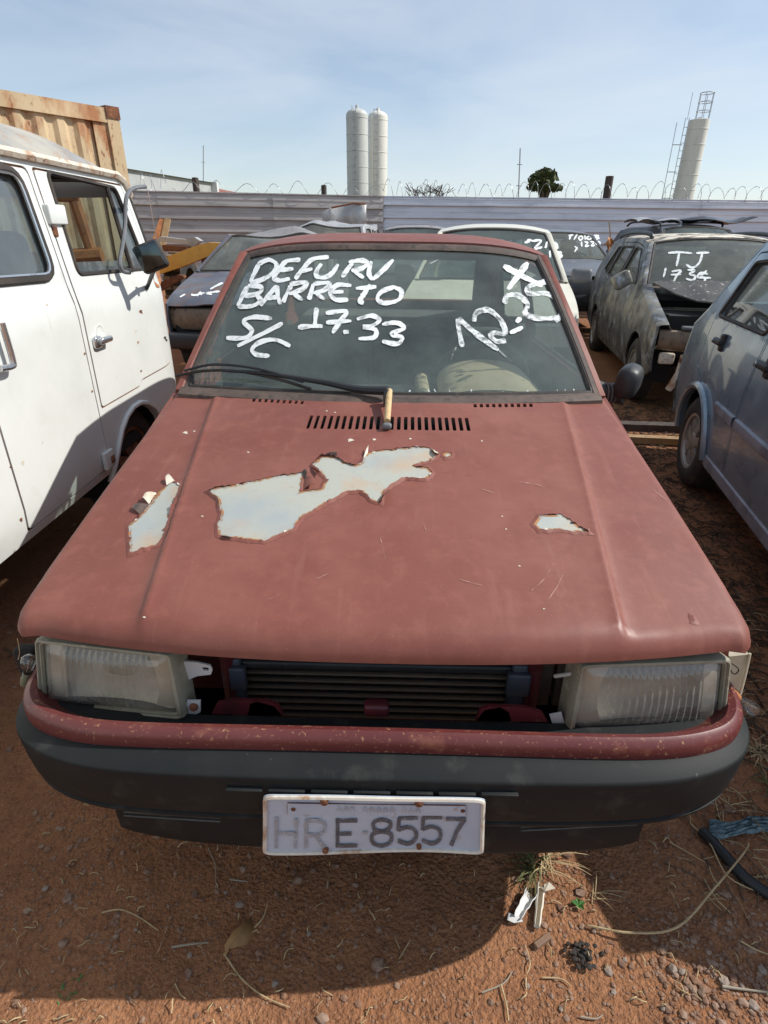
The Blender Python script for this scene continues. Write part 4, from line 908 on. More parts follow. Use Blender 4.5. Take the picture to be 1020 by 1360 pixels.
def puv(px, py):
    u, v = .5, .5
    d = ray(px, py); p = CAMP+d*((-.012-CAMP[1])/d[1])
    for _ in range(6):
        e = 1e-4; q = pb(u, v); a = (pb(u+e, v)-q)/e; b = (pb(u, v+e)-q)/e; A_ = np.array([[a[0], b[0]], [a[2], b[2]]]); r = np.array([p[0]-q[0], p[2]-q[2]]); s = np.linalg.solve(A_, r); u += s[0]; v += s[1]
    return u, v
def pstroke(lines, wpx, m, nm='plate_character', o=.0016, scale7=True):
    g = G()
    for k, ln in enumerate(lines):
        P = [np.array(X7(*q)) for q in ln]
        P = catmull(P, 5) if len(P) > 3 else P; n = len(P); A = []; B = []
        for i in range(n):
            t0 = P[i]-P[i-1] if i > 0 else P[1]-P[0]; t1 = P[i+1]-P[i] if i < n-1 else P[i]-P[i-1]; t0 /= np.linalg.norm(t0); t1 /= np.linalg.norm(t1)
            n0 = np.array([-t0[1], t0[0]]); n1 = np.array([-t1[1], t1[0]]); m_ = n0+n1; m_ /= max(.5, m_ @ n0)
            A.append(pwarp(*puv(*(P[i]+m_*wpx/2)), o+.0002*k)); B.append(pwarp(*puv(*(P[i]-m_*wpx/2)), o+.0002*k))
        g.add(*thick(*grid([B, A]), .001))
    g.make(nm, MT[m], plate, sharp=30)
CH = 5.0
pstroke([[(88, 138), (88, 265)], [(172, 142), (170, 265)], [(88, 202), (172, 202)]], CH, 'plate_ink_faint')
pstroke([[(216, 145), (213, 265)], [(216, 150), (270, 150), (292, 165), (292, 185), (270, 205), (216, 207)], [(252, 207), (292, 262)]], CH, 'plate_ink_faint')
pstroke([[(346, 142), (346, 262)], [(338, 149), (430, 150)], [(346, 203), (405, 205)], [(338, 256), (430, 258)]], CH, 'plate_ink')
pstroke([[(452, 203), (474, 205)]], 4, 'plate_ink_faint')
pstroke([[(532, 150), (500, 160), (500, 190), (532, 204), (566, 190), (566, 162), (532, 150)], [(532, 204), (494, 215), (494, 250), (532, 266), (570, 252), (570, 218), (532, 204)]], CH, 'plate_ink')
for dx in (0, 103):
    pstroke([[(686+dx, 150), (602+dx, 150)], [(606+dx, 150), (602+dx, 205)], [(602+dx, 202), (640+dx, 190), (674+dx, 205), (676+dx, 240), (645+dx, 262), (600+dx, 248)]], CH, 'plate_ink')
pstroke([[(806, 158), (890, 158)], [(884, 158), (850, 210), (826, 268)]], CH, 'plate_ink')
# tarsus strip with two rusty rivets, bolts
st = [pwarp(*puv(*X7(x, y)), .0022) for x, y in ((136, 78), (888, 98), (888, 141), (136, 124))]
mk('name_strip', *thick(*grid([[st[0], st[1]], [st[3], st[2]]]), .001), MT['plate_white'], plate)
mk('strip_edge', *tube(resamp(st, .02), .0009, 5, True), MT['rust'], plate)
pstroke([[(x, y+14), (x+dx_, y-6), (x+dx_*2, y+14)] for x, y, dx_ in [(345+i*29+(22 if i > 2 else 0)+(20 if i > 7 else 0), 96+i*.8, 8) for i in range(11)]], 2.2, 'plate_ink_faint', 'embossed_mark', .0034)
for (x, y) in ((160, 101), (876, 117)): mk('rivet', *lathe([(.002, .0045), (-.002, .004), (-.003, .0005)], 12, tuple(pwarp(*puv(*X7(x, y)), .003)), 'y'), MT['rust'], plate)
for (x, y, r) in ((290, 70, .0075), (690, 80, .0075), (296, 271, .006), (690, 271, .005)): mk('plate_bolt', *lathe([(.004, r), (-.004, r*.95), (-.006, r*.5), (-.006, .0005)], 8, tuple(pwarp(*puv(*X7(x, y)), .003)), 'y'), MT['rust'], plate)
# ------------------------------------------------ cabin
cab = mk('dashboard', *rbox((0, 1.36, .80), (1.22, .40, .22), .07), MT['black_plastic'], uno)
a0, a1 = on_y(572, 522, 1.22), on_y(738, 524, 1.22); cx = (a0[0]+a1[0])/2
rows = []
for j, y in enumerate(np.linspace(1.20, 1.52, 8)):
    rows.append([np.array([cx+(.172-.01*j/7)*math.cos(a)*(1 if abs(math.cos(a)) < .9 else 1), y, .895+(.088+.012*j/7)*abs(math.sin(a))**.55*(1-.5*max(0, 1-j/2)*.6)]) for a in np.linspace(0, math.pi, 19)])
v, f = grid(rows); v, f = thick(v, f, .01); mk('instrument_cowl', v, f, MT['beige_plastic'], cab)
mk('dash_trim_block', *rbox((cx-.235, 1.36, .90), (.05, .28, .12), .025), MT['beige_plastic'], cab)
steering(uno, (.36, 1.62, .90), .5)
for s_ in (-1, 1): seat(uno, s_*.34, 2.0, .40, hr=False)
b = mk('rear_seat', *rbox((0, 2.78, .44), (1.2, .5, .16), .05), MT['fabric_dark'], uno); mk('backrest', *rbox((0, 3.05, .70), (1.2, .14, .46), .05, rotm(rx=-.25)), MT['fabric_dark'], b)
for s_ in (-1, 1): panel('door_trim', [(1.2, .35), (3.2, .35), (3.2, .93), (1.2, .90)], lambda y, z, q=s_: np.array([q*(HC.W(y, z)-.028), y, z]), MT['fabric_dark'], uno, step=.2, t=.004, flip=s_ > 0)
mk('parcel_shelf', *rbox((0, 3.26, .955), (1.18, .40, .03), .01), MT['fabric_dark'], uno)
mk('headliner', *grid([[np.array([u*.54, y, HC.roofz(u*.54, y)-.03]) for u in np.linspace(-1, 1, 9)] for y in np.linspace(1.74, 3.0, 8)]), MT['headliner'], uno)
g = G()
for k in range(9): z = 1.06+k*.028; g.add(*tube([HC_ for HC_ in [np.array([-.5, 3.46-.0-(z-1.0)*.9+.01, z]), np.array([.5, 3.46-(z-1.0)*.9+.01, z])]], .0012, 4))
# grab strap hanging at the rear window
mk('tail_trim', *grid([[np.array([u*.60, 3.55-abs(u)*.02-(z-.6)*.08, z]) for u in np.linspace(-1, 1, 7)] for z in (.35, .6, .97)]), MT['fabric_dark'], uno)
mk('hanging_strap', *tube(catmull([on_y(x, y, 3.0) for x, y in ((640, 358), (632, 372), (634, 384), (643, 390))], 5), .009, 6), MT['rubber'], uno)
# right-hand door mirror (black shell) seen past the hood
mb = on_y(835, 506, 1.42); mo = mk('door_mirror', *rbox(mb, (.085, .16, .12), .05, rotm(ry=.1, rz=-.5)), MT['black_plastic'], uno)
mk('mirror_foot', *tube([mb+np.array([-.02, 0, -.04]), mb+np.array([-.06, .02, -.055]), mb+np.array([-.11, .03, -.03])], [.045, .035, .028], 10), MT['black_plastic'], mo)
for k in range(3): mk('foot_bellows', *lathe([(-.004, .036), (.0, .042), (.004, .036)], 12, tuple(mb+np.array([-.045-.014*k, .01, -.05])), 'x'), MT['grey_plastic'], mo)
# ================================================================ white van on the left
ORG = np.array([-2.21, .80, 0.0])
van = thing('white_van', 'old white van with rusty roof gutter, left of the red hatchback', 'van', tuple(ORG))
VX, VW = -1.35, 1.72
def vx(y, z):
    x = -max(0, z-1.12)*.14 - .005*clip((z-1.163)/.012) - .05*clip((.5-z)/.2)**2
    x -= .10*clip((y-2.62)/.42)**2.2 + .08*clip((-1.1-y)/.4)**2
    return x
def VR(y, z): return np.array([VX+vx(y, z), y, z])
def VL(y, z): return np.array([VX-VW-vx(y, z), y, z])
def vpx(px, py):
    x = VX
    for _ in range(15): p = on_x(px, py, x); x = VX+vx(p[1], p[2])
    return np.array(p)
def arch(yc_, zc_, r): return [(yc_+r*math.cos(a), zc_+r*math.sin(a)) for a in np.linspace(math.pi*.97, .03*math.pi, 12)]
vout = [(-1.40, .42)]+[(-.62, .37)]+arch(-.22, .29, .34)+[(.16, .365), (1.85, .365)]+[(1.885, .40)]+arch(2.21, .28, .325)+[(2.57, .40), (2.95, .45), (3.0, .7), (2.96, 1.15), (2.86, 1.25), (2.73, 1.62), (2.66, 1.69), (-1.36, 1.69), (-1.42, 1.2)]
fdoor = [(1.862, .685), (2.30, .685), (2.34, .71), (2.86, .71), (2.88, 1.15), (2.80, 1.27), (2.67, 1.655), (1.872, 1.658)]
fwin = rounded([(1.950, 1.262), (2.70, 1.250), (2.585, 1.632), (1.972, 1.650)], .035)
mdoor = [(1.165, .40), (1.835, .40), (1.840, 1.655), (1.165, 1.655)]
mwin = rounded([(1.245, 1.275), (1.752, 1.265), (1.752, 1.632), (1.245, 1.632)], .07)
rwin = rounded([(.15, 1.275), (1.0, 1.275), (1.0, 1.632), (.15, 1.632)], .07); rwin2 = rounded([(-1.1, 1.275), (0.0, 1.275), (0.0, 1.632), (-1.1, 1.632)], .07)
gpt = lambda f, d: (lambda y, z: f(y, z)+np.array([d, 0, 0]))
for nm, F_, fl, sg in (('r', VR, False, 1), ('l', VL, True, -1)):
    body = panel('body_side', vout, F_, MT['white_paint'], van, holes=[rounded(fdoor, .02), rounded(mdoor, .03), rwin, rwin2], step=.07, t=.03, flip=fl)
    d1 = panel('front_door', rounded(inset(fdoor, .009), .02), gpt(F_, .001*sg), MT['white_paint'], van, holes=[fwin], step=.06, t=.03, flip=fl)
    d2 = panel('side_door', rounded(inset(mdoor, .009), .03), gpt(F_, .001*sg), MT['white_paint'], van, holes=[mwin], step=.06, t=.03, flip=fl)
    for dd in (fdoor, mdoor): mk('door_jamb', *tube([F_(*p)+np.array([-.016*sg, 0, 0]) for p in resamp(rounded(dd, .02), .05)], .012, 6, True), MT['rust'], van)
    for w_, par in ((mwin, d2), (rwin, body), (rwin2, body)):
        panel('window_pane', inset(w_, -.003), gpt(F_, -.012*sg), MT['van_glass'], par, step=.15, t=0, flip=fl)
        mk('window_rubber', *tube([F_(*p)+np.array([.002*sg, 0, 0]) for p in inset(w_, -.004)], .017, 6, True), MT['rubber'], par)
        mk('window_trim', *tube([F_(*p)+np.array([.012*sg, 0, 0]) for p in inset(w_, .012)], .006, 5, True), MT['chrome'], par)
    mk('window_rubber', *tube([F_(*p) for p in fwin], .010, 6, True), MT['rubber'], d1)
    mk('quarter_post', *tube([F_(2.50, 1.245), F_(2.497, 1.64)], .011, 6), MT['rubber'], d1)
    vent = [(2.512, 1.262), (2.688, 1.258), (2.58, 1.625), (2.508, 1.632)]; panel('quarter_pane', vent, gpt(F_, -.008*sg), MT['van_glass'], d1, step=.2, t=0, flip=fl)
    # lower door pane half wound down
    panel('door_pane', [(1.955, 1.262), (2.50, 1.25), (2.50, 1.30), (1.957, 1.31)], gpt(F_, -.014*sg), MT['van_glass'], d1, step=.2, t=0, flip=fl)
    # roof gutter
    gt = [F_(y, 1.692)+np.array([.012*sg, 0, 0]) for y in np.linspace(-1.36, 2.62, 22)]+[F_(2.70, 1.672)+np.array([.008*sg, 0, 0]), F_(2.76, 1.61)+np.array([.006*sg, 0, 0])]
    mk('roof_gutter', *tube(gt, .018, 6), MT['rusty_white'], van)
# hinge plate, handles, jacking plate, rust
p = vpx(71, 285); mk('door_hinge', *rbox(p+np.array([.008, 0, 0]), (.03, .13, .075), .008), MT['white_paint'], van)
p = vpx(66, 300); mk('hinge_screw', *rbox(p+np.array([.006, .02, -.02]), (.012, .03, .04), .004), MT['rust'], van)
p = vpx(129, 452); h = mk('door_handle', *rbox(p+np.array([.030, .02, 0]), (.028, .105, .030), .012), MT['chrome'], van)
mk('handle_base', *rbox(p+np.array([.008, -.02, -.005]), (.03, .06, .055), .014), MT['chrome'], h); mk('handle_cup', *lathe([(-.004, .04), (.004, .038), (.0, .025)], 18, tuple(p+np.array([.0, .035, .025])), 'x'), MT['white_paint'], h); mk('lock_button', *lathe([(.02, .013), (.032, .012), (.034, .001)], 12, tuple(p+np.array([.0, -.03, -.004])), 'x'), MT['grey_plastic'], h)
q = vpx(3, 485); mk('door_handle', *tube(catmull([q+np.array([.03, -.06, 0]), q+np.array([.03, 0.005, -.004]), q+np.array([.03, .018, .02]), q+np.array([.03, .014, .14])], 5), .011, 8), MT['chrome'], van)
p = vpx(140, 606); jp = mk('jacking_plate', *rbox(p+np.array([.012, 0, -.015]), (.02, .085, .085), .006), MT['white_paint'], van)
mk('jack_socket', *rbox(p+np.array([.024, .02, -.02]), (.01, .03, .035), .004), MT['rust'], jp)
for (x, y, s, m_) in ((187, 414, 2.2, 'rust'), (219, 449, 1.6, 'dark_void'), (221, 452, 1.2, 'dark_void'), (63, 402, 3.0, 'rusty_white'), (187, 493, 1.2, 'rust'), (180, 440, 1.6, 'rusty_white'), (183, 455, 1.4, 'rusty_white'), (30, 615, 2.2, 'rusty_white'), (20, 402, 3.4, 'rusty_white'), (40, 398, 2.6, 'rusty_white'), (112, 470, 1.4, 'rust'), (122, 520, 1.3, 'rust'), (28, 690, 1.8, 'rust'), (14, 620, 1.4, 'rust')):
    a_ = RNG.uniform(0, 6); pl = [vpx(x+s*(1+.4*math.sin(3*t+a_))*math.cos(t), y+s*1.3*(1+.3*math.cos(2*t+a_))*math.sin(t)) for t in np.linspace(0, 6.28, 9)[:-1]]
    mk('rust_spot', [q+np.array([.0015, 0, 0]) for q in pl], [tuple(range(len(pl)))], MT[m_], van)
pl = [vpx(x, y)+np.array([.003, 0, 0]) for x, y in ((203, 366), (210, 360), (214, 372), (211, 382), (207, 381), (204, 374))]; mk('rust_patch', pl, [tuple(range(len(pl)))], MT['orange_frame'], van)
# roof
rows = []
for y in np.linspace(-1.42, 2.74, 26):
    e = clip((2.74-y)/.30)**.5*clip((y+1.42)/.35+.02)**.5; xr = VX+vx(y, 1.69); xl = VX-VW-vx(y, 1.69); r = []
    for u in np.linspace(0, 1, 21):
        s_ = abs(2*u-1); r.append(np.array([lerp(xr, xl, u), y, 1.675+.02*e+.215*e*(1-s_**2.4)**.8]))
    rows.append(r)
v, f = grid(rows); v, f = thick(v, f, -.012); mk('roof', v, f, MT['van_roof'], van)
# nose and tail
def endcap(sgn, ys, name):
    rows = []
    zs = [.45, .6, .8, 1.0, 1.15, 1.25, 1.60, 1.68]
    for z, y0 in zip(zs, ys):
        a = VR(y0, z); b = VL(y0, z); rows.append([a*(1-u)+b*u+np.array([0, sgn*.16*(1-(2*u-1)**2)**.8, 0]) for u in [0, .04, .08, .15, .25, .375, .5, .625, .75, .85, .92, .96, 1]])
    v, f = grid(rows); C = 13; fb = [q for q in f if not (q[0]//C == 5 and 2 <= q[0] % C <= 9)]; fg = [q for q in f if q not in fb]
    if sgn < 0: fb = [tuple(reversed(q)) for q in fb]
    o_ = mk(name, v, fb, MT['white_paint'], van); mk('windscreen' if sgn > 0 else 'rear_window', v, fg, MT['van_glass'], o_); return o_
endcap(1, [2.95, 2.98, 3.0, 2.985, 2.955, 2.86, 2.735, 2.68], 'nose_panel'); endcap(-1, [-1.40, -1.40, -1.41, -1.42, -1.42, -1.41, -1.38, -1.36], 'tail_panel')
mk('windscreen_rubber', *tube([VR(2.86, 1.25)+np.array([-.02, .03, 0]), VR(2.80, 1.43)+np.array([-.02, .03, 0]), VR(2.735, 1.60)+np.array([-.02, .03, 0])], .02, 6), MT['rubber'], van)
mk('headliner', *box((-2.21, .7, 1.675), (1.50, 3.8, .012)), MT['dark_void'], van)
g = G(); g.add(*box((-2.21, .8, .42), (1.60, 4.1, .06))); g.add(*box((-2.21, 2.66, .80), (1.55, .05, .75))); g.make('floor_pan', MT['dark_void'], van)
mk('dashboard', *rbox((-2.21, 2.70, 1.17), (1.5, .28, .14), .05), MT['black_plastic'], van); steering(van, (-2.62, 2.52, 1.16), .9)
b = mk('front_bench', *rbox((-2.21, 2.05, .90), (1.45, .5, .15), .05), MT['fabric_dark'], van); mk('backrest', *rbox((-2.21, 1.80, 1.18), (1.45, .12, .5), .05), MT['fabric_dark'], b)
for y in (2.21, -.22):
    for s_, X_ in ((1, VX-.14), (-1, VX-VW+.14)): wheel(van, (X_, y, .30), .30, .17, s_, rim_mat='rust')
for y in (2.21, -.22):
    for X0, X1 in ((VX-.02, VX-.32), (VX-VW+.02, VX-VW+.32)): g = G(); g.add(*grid([[np.array([X_, y+.335*math.cos(a), .285+.335*math.sin(a)]) for a in np.linspace(-.2, math.pi+.2, 14)] for X_ in (X0, X1)])); g.make('wheel_liner', MT['dark_void'], van)
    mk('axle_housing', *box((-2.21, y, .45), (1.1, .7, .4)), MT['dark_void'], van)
mk('arch_lip', *tube([VR(*p)+np.array([.004, 0, 0]) for p in arch(2.21, .28, .335)], .014, 6), MT['white_paint'], van)
# mirror on its arm
m0 = on_x(201, 341, -1.20); R_ = rotm(rz=.25)
mo = mk('door_mirror', *rbox(m0, (.135, .045, .135), .022, R_ @ rotm(ry=-.35)), MT['rubber'], van); mk('mirror_glass', *rbox(m0+np.array([.0, -.024, 0]), (.118, .012, .118), .006, R_ @ rotm(ry=-.35)), MT['mirror_dark'], mo)
mk('mirror_arm', *tube([m0+np.array([.0, .02, -.05]), on_x(203, 362, -1.26), on_x(197, 378, -1.34), on_x(194, 384, -1.355)], [.011, .011, .010, .012], 8), MT['black_plastic'], mo)
mk('mirror_clamp', *rbox(on_x(213, 352, -1.22), (.03, .03, .035), .008), MT['black_plastic'], mo)
mk('grab_bar', *tube(catmull([on_x(x, y, -1.31) for x, y in ((193, 248), (182, 249), (172, 254), (167, 268), (166, 300), (162, 330), (159, 350), (163, 360), (172, 362))], 5), .010, 8), MT['grey_plastic'], van)
mk('aerial', *tube([on_x(197, 255, -1.42), on_x(208, 318, -1.42)], .0025, 5), MT['chrome'], van)
ORG = np.zeros(3)
# ================================================================ background cars
def place(name, label, x, y, rz, z=None, group=None): return thing(name, label, 'car', (x, y, rise(y+1.5) if z is None else z), rz, group)
def worldS(c, root):
    M_ = Matrix.Translation(root.location) @ Matrix.Rotation(root.rotation_euler.z, 4, 'Z'); A = np.array(M_)[:3, :3]; T = np.array(M_)[:3, 3]
    return (lambda u, v: A @ c.ws(u, v)+T), A, T
def write(car, root, ws, L, xf, m='brush_white', w=3.0):
    S, A, T = worldS(car, root)
    def inv(px, py):
        u, v = hit(px, py, S, (0, .5, 6)); return car.ws(u, v)+car.wsn(u, v)*.004
    strokes('painted_letter', L, None, None, None, m, ws, w, xf=xf, inv=inv)
# -- grey-blue four-door on the right
RG = -0.207
gcar = place('grey_hatchback', 'blue-grey four-door hatchback with black handles, at the right edge', 2.06, -.20, RG, 0.0)
GC = Car(L=3.55, w=.80, k=.035, zs=.24, zb=.995, zr=1.51, wr=.61, hf=.77, y0=.18, yc=.98, zc=1.0, yt=1.52, yr=2.95, yb=3.28, yw1=.60, yw2=2.85, ra=.325, rw=.285, yB=2.17, yC=3.06, nd=4)
gp_ = build_car(GC, gcar, 'grey_metallic', step=.06, mirrors=(1,))
for (y0_, y1_) in ((1.0, 2.155), (2.19, 2.50)):
    rows = [[np.array([-(GC.W(y, z)+d), y, z]) for y in np.linspace(y0_, y1_, 9)] for d, z in ((.0, .628), (.014, .622), (.016, .600), (.012, .578), (.0, .572))]
    v, f = grid(rows); v, f = thick(v, f, .006); mk('rub_strip', v, f, MT['grey_trim'], gcar)
rows = [[np.array([-(GC.W(y, .3)+d), y, z]) for y in np.linspace(.97, 2.5, 9)] for d, z in ((.0, .325), (.010, .315), (.008, .262), (-.02, .235))]
v, f = grid(rows); v, f = thick(v, f, .006); mk('sill_strip', v, f, MT['grey_trim'], gcar)
for y in (2.05, 2.76):
    b_ = np.array([-GC.W(y, .92), y, .905]); h = mk('door_handle', *rbox(b_+np.array([-.022, 0, 0]), (.028, .13, .036), .012), MT['black_plastic'], gcar); mk('handle_plate', *rbox(b_+np.array([-.008, -.04, 0]), (.03, .05, .095), .012), MT['black_plastic'], h); mk('lock_cylinder', *lathe([(-.02, .001), (-.02, .012), (.0, .013)], 12, tuple(b_+np.array([-.022, .055, 0])), 'x'), MT['chrome'], h)
lip = [np.array([-(GC.W(GC.yw2+r*math.cos(a), GC.rw+r*math.sin(a))+.010), GC.yw2+r*math.cos(a), GC.rw+r*math.sin(a)]) for r in (GC.ra+.02,) for a in np.linspace(math.pi, 0, 22)]
mk('arch_lip', *tube(lip, .022, 8), MT['grey_metallic'], gcar)
# -- burnt estate car
bcar = place('burnt_estate_car', 'scorched grey estate car with flaking roof, lettered T J 1735 on its windscreen', 2.90, 3.86, -.16)
BC = Car(L=4.1, w=.82, k=.05, zb=.95, zr=1.43, wr=.62, hf=.72, y0=.2, yc=1.12, zc=.97, yt=1.80, yr=3.7, yb=4.0, yw1=.74, yw2=3.2, yB=2.25, yC=3.05, nd=4, bul=.13)
BP = build_car(BC, bcar, 'burnt_paint', glass='dirty_glass', wglass='dirty_glass', hood=False, front=False, roof_paint='peeling_roof', step=.08, mirrors=False)
def bhz(x, y): return lerp(.80, .995, clip((y-.30)/.72))+.03*(1-(abs(x)/.72)**2)+.05*clip((.5-y)/.3)+.015*clip((.42-abs(x))/.04)
he = [(-.30, .36), (.52, .32), (.66, .42), (.70, .75), (.70, 1.02)]+[(u*.70, 1.05-.12*(1-u*u)) for u in np.linspace(.95, -.95, 11)]+[(-.70, 1.0), (-.56, .70)]
panel('hood', he, lambda x, y: np.array([x, y, bhz(x, y)+.02]), MT['burnt_hood'], bcar, step=.06, t=.012)
g = G(); g.add(*box((0, .75, .62), (1.30, .7, .34))); g.make('engine_block', MT['dark_void'], bcar)
for s_ in (-1, 1):
    # fender crown closing the gap to the lifted hood
    rows = [[np.array([s_*(BC.W(y, BC.hedge(y))-d), y, BC.hedge(y)+h_]) for y in np.linspace(.2, 1.12, 9)] for d, h_ in ((0, 0), (.03, .018), (.09, .022), (.12, -.03))]
    v, f = grid(rows); f = f if s_ < 0 else [tuple(reversed(q)) for q in f]; v, f = thick(v, f, -.006); mk('fender_crown', v, f, MT['burnt_paint'], bcar)
    # sooty headlamp blocks
    rows = [[np.array([s_*u, .09+.13*(u/.74)**3+dy, z]) for u in np.linspace(.18, .755, 12)] for dy, z in ((.03, .70), (.0, .69), (-.02, .64), (-.015, .58), (.01, .545), (.04, .535))]
    v, f = grid(rows); f = f if s_ < 0 else [tuple(reversed(q)) for q in f]; v, f = thick(v, f, .03); hl = mk('headlamp', v, f, MT['burnt_paint'] if False else MT['tan_plastic'], bcar)
    rows = [[np.array([s_*u, .062+.13*(u/.74)**3, z]) for u in np.linspace(.24, .46, 6)] for z in (.675, .63, .585)]; v, f = grid(rows); mk('lens', v, f, MT['lamp_lens'], hl)
mk('lock_panel', *rbox((0, .19, .72), (1.2, .08, .03), .012), MT['burnt_paint'], bcar)
cb = mk('crash_bar', *rbox((0, .12, .475), (1.16, .06, .045), .012), MT['rust'], bcar); mk('crash_bar_web', *rbox((0, .16, .40), (1.0, .05, .10), .012), MT['maroon_inner'], bcar)
for s_ in (-1, 1): mk('chassis_leg', *tube([(s_*.52, .2, .50), (s_*.55, .15, .36), (s_*.60, .18, .22)], [.04, .035, .028], 8), MT['rusty_white'], bcar); mk('inner_wing', *rbox((s_*.66, .22, .47), (.12, .05, .09), .015), MT['rusty_white'], bcar)
for s_ in (-1, 1):
    rr = catmull([(s_*.57, 1.95, 1.36), (s_*.575, 2.05, 1.415), (s_*.58, 2.8, 1.43), (s_*.57, 3.55, 1.40), (s_*.56, 3.65, 1.32)], 6); mk('roof_rail', *tube(rr, .022, 8), MT['black_plastic'], bcar)
    mk('door_mirror', *rbox((s_*.93, 1.24, 1.01), (.17, .10, .14), .03, rotm(rz=-s_*.2, ry=s_*.5)), MT['burnt_paint'], bcar)
# -- cream car behind the red one
ccar = place('cream_car', 'cream-white hatchback with grey mirror, directly behind the red hatchback', 0.74, 4.10, -.15)
CCR = Car(L=3.7, w=.78, k=.05, zb=.96, zr=1.495, wr=.555, hf=.78, y0=.16, yc=1.05, zc=.99, yt=1.68, yr=3.2, yb=3.6, yB=2.2, yC=3.1)
CP = build_car(CCR, ccar, 'cream_paint', glass='side_glass', wglass='windscreen', step=.08, mirrors=(-1,))
mirror(ccar, np.array([CCR.W(1.2, 1.0), 1.2, 1.01]), 1, ('grey_plastic', 'grey_plastic'))
# -- small grey saloon by the fence, right of the cream car
scar = place('grey_saloon', 'grey saloon by the fence, 1228 brushed on its windscreen', 2.62, 7.95, 0)
SR = Car(L=3.9, w=.80, k=.05, zb=.95, zr=1.42, wr=.58, hf=.80, yc=1.12, zc=.98, yt=1.75, yr=3.1, yb=3.55)
SP = build_car(SR, scar, 'blue_grey_paint', step=.09, wglass='dirty_glass')
# -- dark car with roof rails behind the burnt one
dcar = place('dark_car', 'black car with scrap on its roof behind the scorched estate', 5.35, 8.9, .05)
DK = Car(L=3.9, w=.82, zb=.98, zr=1.52, wr=.62, hf=.80, yc=1.1, zc=1.0, yt=1.7, yr=3.4, yb=3.75)
DP = build_car(DK, dcar, 'dark_paint', step=.09)
for s_ in (-1, 1): mk('roof_rail', *tube(catmull([(s_*.56, 1.85, 1.48), (s_*.57, 2.0, 1.545), (s_*.57, 3.0, 1.56), (s_*.56, 3.3, 1.50)], 5), .02, 8), MT['black_plastic'], dcar)
# -- dark car in the middle
mcar = place('black_hatchback', 'black hatchback with dull roof between the wrecks and the cream car', .36, 8.6, 0)
MC = Car(L=3.7, w=.78, zr=1.46, wr=.56, hf=.78); MP_ = build_car(MC, mcar, 'dark_paint', step=.10, roof_paint='wreck_roof')
# -- dented wreck on the left
def wb(p):
    p = np.array(p, float)
    if p[2] > 1.0:
        k = (p[2]-1.0)/.4; p[2] -= k*(.03+.06*abs(math.sin(p[0]*3.1+p[1]*1.2))+.035*abs(math.sin(p[1]*4+p[0]*3))); p[0] += k*.05
    return p
wcar = place('wrecked_hatchback', 'battered blue-grey hatchback with crushed roof and shattered windscreen beside the van', -1.44, 4.92, .02)
WC = Car(L=3.7, w=.82, k=.05, zb=.97, zr=1.50, wr=.60, hf=.74, y0=.16, yc=1.20, zc=.97, yt=1.95, yr=3.2, yb=3.6, yB=2.3, yC=3.1)
WP = build_car(WC, wcar, 'wreck_paint', glass='dirty_glass', wglass='dirty_glass', roof_paint='wreck_roof', step=.07, bend=wb, mirrors=(1,), front=False)
for s_ in (-1, 1):
    rows = [[np.array([s_*u, .12+.12*(u/.8)**3+dy, z]) for u in np.linspace(.34, .80, 10)] for dy, z in ((.03, .70), (.0, .69), (-.02, .64), (-.015, .56), (.01, .50), (.04, .49))]
    v, f = grid(rows); f = f if s_ < 0 else [tuple(reversed(q)) for q in f]; v, f = thick(v, f, .03); mk('headlamp', v, f, MT['tan_plastic'], wcar)
mk('front_bumper', *rbox((0, .12, .40), (1.58, .14, .16), .05), MT['black_plastic'], wcar); g = G(); g.add(*box((0, .6, .5), (1.45, .8, .42))); g.make('engine_block', MT['dark_void'], wcar)
# -- silver car with caved-in roof behind it
def sb(p):
    p = np.array(p, float)
    if p[2] > 1.0: k = (p[2]-1.0)/.45; p[2] -= k*(.0+.07*abs(math.sin(p[0]*3+1))+.05*abs(math.sin(p[1]*3.3))); p[0] += k*.06*math.sin(p[1]*3)
    return p
vcar = place('silver_car', 'silver car with dented roof behind the battered blue-grey hatchback', -1.35, 9.2, -.10)
VC = Car(L=3.8, w=.80, zb=.98, zr=1.56, wr=.60, hf=.78, yc=1.1, zc=.99, yt=1.75, yr=3.3, yb=3.65)
VPp = build_car(VC, vcar, 'silver_paint', step=.08, bend=sb, glass='dirty_glass', wglass='dirty_glass')
# ---- writing on the other windscreens
Z4 = (3.1875, 700, 260)
write(BC, bcar, BP['ws'], [[[(597, 243), (650, 241), (698, 245)], [(645, 243), (632, 300)]], [[(716, 244), (770, 242)], [(742, 244), (728, 285), (700, 306), (672, 292)]], [[(588, 306), (577, 346)]], [[(612, 322), (650, 318), (632, 340), (622, 362)], [(608, 336), (652, 334)]], [[(678, 315), (708, 318), (688, 333), (712, 342), (700, 358), (672, 352)]], [[(765, 333), (735, 328), (722, 346), (752, 350), (745, 368), (718, 362)], [(760, 318), (735, 345), (778, 350)]]], Z4, 'brush_white', 2.9)
write(BC, bcar, BP['ws'], [[[(532, 365), (548, 388), (530, 395)]], [[(582, 365), (560, 366), (562, 392), (584, 392)], [(562, 380), (580, 379)]], [[(628, 362), (602, 364), (604, 394)], [(604, 380), (624, 378)]], [[(645, 370), (650, 392), (664, 370), (668, 392)]], [[(680, 372), (690, 394), (712, 372)]]], Z4, 'brush_ghost', 2.4)
write(CCR, ccar, CP['ws'], [[[(600, 118), (620, 120)], [(612, 122), (590, 128)]], [[(620, 122), (655, 120), (632, 150), (660, 146)]], [[(672, 150), (682, 125), (696, 145), (712, 128), (722, 152)]], [[(690, 160), (692, 188)]], [[(712, 165), (735, 168), (718, 176), (738, 180), (722, 190), (708, 184)]]], C3, 'brush_white', 3.0)
Z3b = (5.667, 680, 280)
